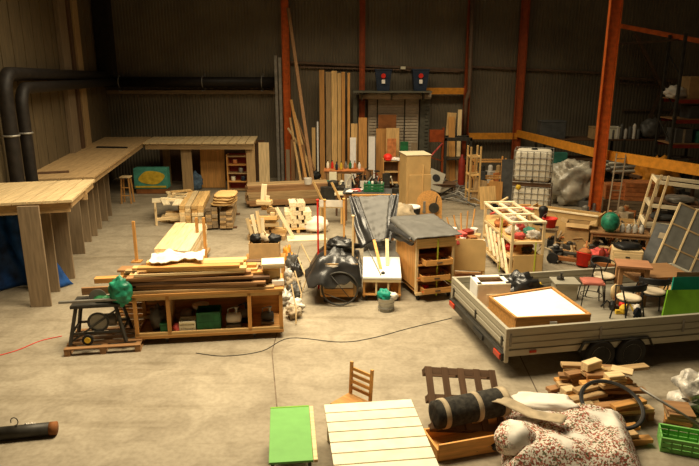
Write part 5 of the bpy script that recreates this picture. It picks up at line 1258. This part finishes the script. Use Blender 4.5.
# stool, chairs, table
def stool(label,loc,rz,h=.46):
    t=T('metal_stool',label,'stool',loc,rz); MB().box((0,0,h),(.40,.36,.035)).blob((0,0,h+.02),(.2,.18,.025),.02,1,1,16,8,power=.6).build('seat','seatred',t)
    for sx in (-1,1):
        for sy in (-1,1): MB().tube((sx*.16,sy*.14,h-.01),(sx*.21,sy*.19,0),.012,8).build('leg','darksteel',t)
    MB().ring((0,0,.2),.2,.008,'z',20,6).build('foot_ring','darksteel',t)
g=tinv(G(590,304,ZD)); stool('dusty red square stool on the trailer beside the grey box',tl(g.x,g.y,ZD+.001),R(-8))
def cafe_chair(label,loc,rz,seatm='cotton',h=.45):
    t=T('cafe_chair',label,'chair',loc,rz)
    MB().lathe([(.0,-.02),(.19,-.02),(.215,0),(.21,.02),(.15,.035),(0,.038)],(0,0,h),24).build('seat',seatm,t,True)
    MB().ring((0,0,h-.03),.20,.015,'z',22,6).build('seat_ring','black',t)
    for sx in (-1,1): 
        MB().path([(sx*.15,-.14,h-.03),(sx*.19,-.2,0)],.014,8).build('leg','black',t)
        MB().path([(sx*.24,.05,h+.28),(sx*.19,.12,h-.03),(sx*.21,.22,0)],.014,8).build('leg','black',t)
        MB().path([(sx*.24,.05,h+.28),(sx*.25,-.08,h+.24),(sx*.19,-.12,h-.02)],.013,8).build('arm','black',t)
    pts=[(.25*math.cos(a),.02+.22*math.sin(a),0) for a in [PI*k/14 for k in range(15)]]
    mm=MB(); mm.grid(lambda u,v: Vector((.255*math.cos(PI*u),.03+.22*math.sin(PI*u),h+.20+.12*v*(.55+.45*math.sin(PI*u)))),22,4); mm.build('backrest','black',t,True,solid=.022)
    return t
for (px,py,rz_,lb,sm) in ((626,321,200,'front left black round backed chair with cream seat on the trailer','cotton'),(650,314,165,'right black round backed chair with cream seat near the green boards','cotton'),(601,297,35,'black chair with pale seat behind the dusty red stool','cotton')):
    g=G(px,py,ZD); L=tinv(g); cafe_chair(lb,tl(L.x,L.y,ZD+.001),R(rz_),sm)
# brown long table beyond the trailer
table('long brown table near the far side of the trailer at right','%s'and tl(tinv(Vector((6.15,11.55,0))).x,1.86,ZD+.001),TA+R(-3),1.15,.85,.50,'brownx','brownz',name='long_table')
table('low brown bench before the long brown table','%s'and tl(tinv(Vector((5.95,11.1,0))).x,1.25,ZD+.001),TA+R(-3),.9,.2,.36,'pinex','brownz',name='low_bench',cat='bench')
L=tinv(G(630,303,ZD)); table('tall brown wooden table standing among chairs on the trailer','%s'and tl(L.x,L.y+.05,ZD+.001),R(-14),.62,.48,.80,'redwood','brownz',lw=.08)
S('pale_guitar','pale pear shaped wooden scrap by the left leg of the tall brown table','scrap',MB().blob((0,0,.3),(.09,.04,.16),.1,2,1).box((0,0,.08),(.05,.04,.16)),W['palez'],tl(L.x-.42,L.y-.1,ZD+.001))
for k,(dx,dy,mt,lb) in enumerate(((-.62,-.62,'yellow','yellow toy scrap between the framed box and the chairs'),(-.5,-.42,'red','red toy scrap between the framed box and the chairs'),(-.36,-.66,'cloth','white bag scrap at the feet of the front left chair'),(-.7,-.4,'black','black toy scrap between the framed box and the chairs'),(-.45,-.8,'navy','dark blue toy scrap behind the trailer side'))):
    S('toy_part',lb,'toy',MB().lathe([(.03,0),(.07,.05),(.07,.12),(.03,.18)],n=10).path([(0,0,.1),(.12,.05,.2),(.2,0,.05)],.018,6).box((-.08,0,.04),(.12,.06,.08)),M[mt],tl(L.x+dx+.15,L.y+dy+.15,ZD+.001),k)
# green boards leaning inside trailer
def thinboard(name,label,pts,m,th=.03):
    n=len(pts); a=(pts[1]-pts[0]).cross(pts[2]-pts[0]).normalized()*th
    vs=list(pts)+[p+a for p in pts]
    S(name,label,'board',MB().add(vs,[tuple(range(n)),tuple(range(n,2*n))[::-1]]+[((i+1)%n,i,i+n,(i+1)%n+n) for i in range(n)]),M[m] if m in M else W[m])
for (x0,x1,yt0,yt1,yb_,Y,lb,m_) in ((664,720,290,292,328,10.45,'bright lime green board leaning at the right of the trailer','lime'),(670,722,277,279,325,10.75,'dark teal board behind the lime green board','teal'),(673,724,272,275,322,10.95,'brown wooden board behind the teal board','brownx')):
    zt0=Zy(yt0,Y+.2); zt1=Zy(yt1,Y+.4)
    p=[Vector((Xp(x0-4,Y,ZD),Y,ZD+.003)),Vector((Xp(x1-4,Y+.35,ZD),Y+.35,ZD+.003)),Vector((Xp(x1,Y+.55,zt1),Y+.55,zt1)),Vector((Xp(x0+3,Y+.2,zt0),Y+.2,zt0))]
    thinboard('painted_board',lb,p,m_)

# ------------------------------------------------------------------ foreground bottom
# green table
z=.5; a=G(277,408,z); b=G(314,404,z)
cx=(a.x+b.x)/2-.02; t=T('green_table','low table with green top and yellow edge at the bottom centre','table',(cx-.0,7.0,0),R(6))
w_=.52; MB().box((0,-.05,z-.02),(w_,1.2,.03)).build('table_top','grass',t); MB().box((w_/2+.03,-.05,z-.02),(.05,1.2,.04)).build('yellow_edge','palex',t); MB().box((0,.56,z-.02),(w_,.03,.04)).build('back_edge','lime',t)
for sx in (-1,1):
    for sy in (-1,1): MB().box((sx*(w_/2-.04),-.05+sy*.52,(z-.035)/2),(.04,.04,z-.035)).build('leg','darksteel',t)
# slatted cream bed base
a=G(322,406,z); b=G(407,399,z)
t=T('slatted_bed_base','cream slatted bed base lying flat at the bottom centre','bed base',((a.x+b.x)/2+.04,(a.y+b.y)/2,0),R(7))
w_=(b-a).length
n=7
for k in range(n):
    MB().box((0,-.11-k*.225,z+.0),(w_+.02,.205,.03)).build('slat','cream',t)
for sx in (-1,1): MB().box((sx*(w_/2-.03),-.85,z-.06),(.05,1.7,.09)).build('side_rail','beam',t)
for sx in (-1,1):
    for y in (-.1,-1.6): MB().box((sx*(w_/2-.05),y,(z-.1)/2),(.06,.06,z-.1)).build('leg','cream',t)
# ladder-back chair
g=Vector((.08,8.25,0)); zt=.90; t=T('ladder_back_chair','dark wooden ladder back chair behind the cream bed base','chair',(.02,7.80,0),R(-42))
for sx in (-1,1): MB().bar((sx*.18,.17,0),(sx*.19,.23,zt+ (.0)),.04,.035).build('rear_leg','orangez',t); MB().bar((sx*.2,-.18,0),(sx*.2,-.18,.40),.04,.04).build('front_leg','orangez',t)
for k in range(4): MB().box((0,.195+.01*k,.52+k*(zt-.58)/3.4),(.36,.02,.05)).build('back_slat','orangex',t)
MB().box((0,0,.40),(.42,.4,.035)).build('seat','orangex',t)
for sx in (-1,1): MB().bar((sx*.19,-.17,.2),(sx*.18,.18,.2),.025,.025).build('stretcher','orangey',t)
MB().bar((-.19,-.18,.25),(.19,-.18,.25),.025,.025).build('stretcher','orangex',t)
# leaning pallet with carpet roll
t=pallet('dark pallet standing tilted behind the charcoal carpet roll',(1.72,8.15,.06),R(9),'dark',.9,1.1,R(0))
t.rotation_euler=(Matrix.Rotation(R(22),3,'Z')@Matrix.Rotation(R(42),3,'X')@Matrix.Rotation(R(76),3,'Z')).to_euler(); t.location=(1.60,7.98,.33)
S('carpet_support','long wooden tray under the charcoal carpet roll','tray',MB().box((0,0,.02),(1.2,.5,.04)).box((0,-.25,.14),(1.2,.03,.24)).box((0,.25,.1),(1.2,.03,.16)).box((-.6,0,.1),(.03,.5,.16)).box((.6,0,.1),(.03,.5,.16)),W['orangex'],(1.66,7.44,.0),R(16))
t=T('carpet_roll','charcoal carpet roll with cream end bands at the bottom','carpet roll',(1.66,7.66,.42),R(20))
m_=MB().lathe([(.13,-.55),(.19,-.54),(.20,-.3),(.195,.1),(.20,.4),(.19,.55),(.13,.56)],n=28,axis='x'); m_.build('roll','carpet',t,True)
for x,w_ in ((-.42,.07),(.08,.07),(.5,.1)): MB().lathe([(.205,x-w_/2),(.208,x),(.205,x+w_/2)],n=28,axis='x').build('tape_band','sack',t,True)
for k in range(5): S('coal_scrap','small grey scrap in the tray before the carpet roll','scrap',MB().blob((0,0,.05),(.09,.05,.06),.5,3,k,12,8,floor=0),M['plastic' if k%2 else 'darksteel'],(1.35+.15*k,7.26,.041),k,group='scraps in carpet tray',smooth=True)
# floral duvet
def duv(u,v):
    x=(u-.5)*1.75; y=(v-.5)*1.5; e=1-max(abs(u-.5)*2,abs(v-.5)*2)
    z=.43*min(1,e*3.2)**.55+.07*noise.noise(Vector((x*2.2,y*2.2,4)))*min(1,e*4)+.03*noise.noise(Vector((x*6,y*6,1)))*min(1,e*4)
    return Vector((x+.12*y,y,max(.01,z)))
S('floral_duvet','big floral patterned duvet heaped at the bottom right','duvet',MB().grid(duv,50,40),M['floral'],(2.90,7.20,0),R(-6),smooth=True)
S('floral_cushion','round floral cushion at the left of the duvet','cushion',MB().blob((0,0,.36),(.26,.24,.24),.12,2,2,26,18,floor=.0),M['floral'],(2.12,7.0,.0),smooth=True)
S('white_pillow','white pillow lying on the back of the floral duvet','pillow',MB().blob((0,0,.0),(.42,.2,.08),.2,2,3,28,14,power=.7),M['cloth'],(2.72,7.78,.43),R(-8),smooth=True)
def strip(u,v): return Vector(((u-.5)*1.0,(v-.5)*.22,.0+.03*math.sin(u*8)+.02*noise.noise(Vector((u*5,v*3,0)))))
S('tan_strip','tan paper strip lying diagonally over the floral duvet','strip',MB().grid(strip,20,5),M['sack'],(2.38,7.42,.53),R(-36),smooth=True,solid=.012)
# offcut heap
rr=random.Random(12)
pc=G(598,410); 
pallet('pallet under the offcut heap beside the black wheel hoop',(3.75,8.35,0),R(10),'brown',1.2,.9)
for k in range(42):
    lay=k//6; i=k%6
    if (i<2 and lay>3): continue
    L1=rr.uniform(.45,1.0) if lay<5 else rr.uniform(.25,.5); th=R(10)+rr.uniform(-.3,.3)
    S('timber_offcut','wood offcut in the heap beside the black wheel hoop','offcut',MB().box((0,0,0),(L1,.13,.055)),W[rr.choice(['brown','orange','tan','pine','brown'])+'x'],(3.68+rr.uniform(-.34,.34),7.92+.165*i+rr.uniform(-.02,.02),.17+lay*.058),th,group='offcuts in the hoop heap')
for k,(x,y,z,w_,d_,h_,rz_) in enumerate(((3.25,8.3,.30,.2,.16,.14,.3),(3.35,7.98,.28,.26,.14,.10,.1),(3.65,8.55,.62,.30,.14,.13,.5),(3.9,8.3,.55,.26,.16,.10,.2),(4.1,8.5,.55,.3,.2,.03,-.5))):
    S('pale_block',['small pale block at the left corner','flat pale block at the front left','top pale block with splinters','lower pale block on the right','thin pale sheet'][k]+' of the offcut heap','block',MB().box((0,0,0),(w_,d_,h_)),W['palex'],(x,y,z-.0),rz_)
S('long_board','longer tan board sticking out right of the offcut heap','board',MB().box((0,0,0),(1.1,.14,.05)),W['tanx'],(4.05,8.62,.50),R(12))
t=T('wheel_hoop','black bicycle wheel hoop leaning on the offcut heap','wheel',(3.66,7.76,.42),0); t.rotation_euler=(R(-70),R(0),R(8))
MB().ring((0,0,0),.42,.024,'y',44,8).build('tyre','rubber',t,True); MB().ring((0,0,0),.395,.012,'y',44,6).build('rim','darksteel',t,True)
for k in range(8):
    S('timber_offcut','wood offcut lying low on the floor under the front of the black wheel hoop','offcut',MB().box((0,0,0),(rr.uniform(.6,.95),.13,.055)),W[rr.choice(['brown','orange','tan','brown'])+'x'],(3.62+rr.uniform(-.15,.15),7.40+.15*(k%3),.03+.058*(k//3)),R(10)+rr.uniform(-.12,.12),group='low offcuts under the hoop')
# pole and green crates, plastic bag
S('grey_pole','thin grey pole lying slanted right of the wheel hoop','pole',MB().tube(G(640,388,.45),G(705,428,.1),.02,8),M['steel'],smooth=True)
crate('green crate at the bottom edge right of the wheel hoop',(5.35,7.75,0),R(-30),.62,.4,.25,M['grass'],3)
crate('green crate half hidden behind the duvet at the bottom edge',(4.45,7.35,0),R(-20),.5,.35,.22,M['grass'],3)
S('plastic_bag','crumpled clear plastic bag at the lower right edge','bag',MB().blob((0,0,.24),(.42,.30,.30),.55,2.6,17,30,20,floor=0),M['plastic'],(5.28,8.35,0.0),smooth=True)
for k in range(4):
    S('brown_board','short brown board in the stack between hoop and plastic bag','board',MB().box((0,0,0),(.35,.4,.05)),W[['brownx','orangex','tanx','brownx'][k]],(4.75,8.0+.0*k,.03+.053*k),R(-30+6*k),group='boards by the plastic bag')
S('leaning_lath','thin green lath lying before the stack of short brown boards','lath',MB().bar((-.4,.1,.03),(.35,-.2,.03),.04,.03),M['grass'],(4.75,7.55,0))
# bottom-left dark pipe
a=G(-6,434,.1); b=G(56,428,.1)
t=T('dark_tube','dark tube with rusty end lying at the bottom left corner','tube'); MB().tube(a,b,.09,16).build('tube_body','darksteel',t,True); MB().tube(b-(b-a).normalized()*.08,b+(b-a).normalized()*.01,.093,16).build('end_cap','rust',t,True)
S('wire_hook','thin wire loop rising from the dark tube','wire',MB().path([a.lerp(b,.35)+Vector((.05*math.cos(q),0,.09+.07+.06*math.sin(q)+.0)) for q in [-PI/2+5*k/10 for k in range(11)]],.007,5),M['black'],smooth=True)
S('white_paper_flower','crumpled white paper lying before the dark tube','paper',MB().blob((0,0,.06),(.08,.07,.08),.7,4,2,16,12,floor=0),M['cloth'],G(31,431)+Vector((.0,-.05,0)))
# cables
def cable(label,pts,m,r=.010):
    P=[G(*p,r) for p in pts]; out=[]
    for i in range(len(P)-1):
        p0=P[max(i-1,0)];p1=P[i];p2=P[i+1];p3=P[min(i+2,len(P)-1)]
        for k in range(6):
            s_=k/6; out.append(.5*((2*p1)+(p2-p0)*s_+(2*p0-5*p1+4*p2-p3)*s_*s_+(3*p1-p0-3*p2+p3)*s_**3))
    out.append(P[-1]); S('power_cable',label,'cable',MB().path(out,r,6),M[m],smooth=True)
cable('black cable running on the floor from the bench toward the trailer',[(196,353),(225,356),(262,351),(290,338),(340,342),(372,338),(410,328),(452,318)],'darksteel',.007)
cable('thin red cable on the floor at the left edge',[(-3,356),(18,350),(40,341),(62,336)],'red',.008)

# ------------------------------------------------------------------ light
def area(name,loc,sx,sy,e,col,rot=(0,0,0)):
    l=bpy.data.lights.new(name,'AREA'); l.shape='RECTANGLE'; l.size=sx; l.size_y=sy; l.energy=e; l.color=col
    o=bpy.data.objects.new(name,l); C.objects.link(o); o.location=loc; o.rotation_euler=rot
    l.spread=R(135)
    return o
warm=(1.0,.83,.56)
area('skylight_near',(-1.0,10.5,9.3),6,3.5,1250,warm)
area('skylight_mid',(-.5,16,9.3),10,2.5,720,warm)
area('skylight_far',(1.5,21.5,9.3),10,1.5,470,warm)
wld=bpy.data.worlds.new('world'); bpy.context.scene.world=wld; wld.use_nodes=True
bg=wld.node_tree.nodes['Background']; bg.inputs[0].default_value=(1.0,.72,.42,1); bg.inputs[1].default_value=.045
# ------------------------------------------------------------------ camera
cam=bpy.data.cameras.new('camera'); co=bpy.data.objects.new('camera',cam); C.objects.link(co)
cam.sensor_width=36; cam.sensor_fit='HORIZONTAL'; cam.lens=F/699*36; cam.clip_end=200
co.location=(0,0,H); co.rotation_euler=(PI/2-PT,0,0)
bpy.context.scene.camera=co
sc=bpy.context.scene
sc.view_settings.view_transform='Standard'; sc.view_settings.look='None'; sc.view_settings.exposure=0; sc.view_settings.gamma=1
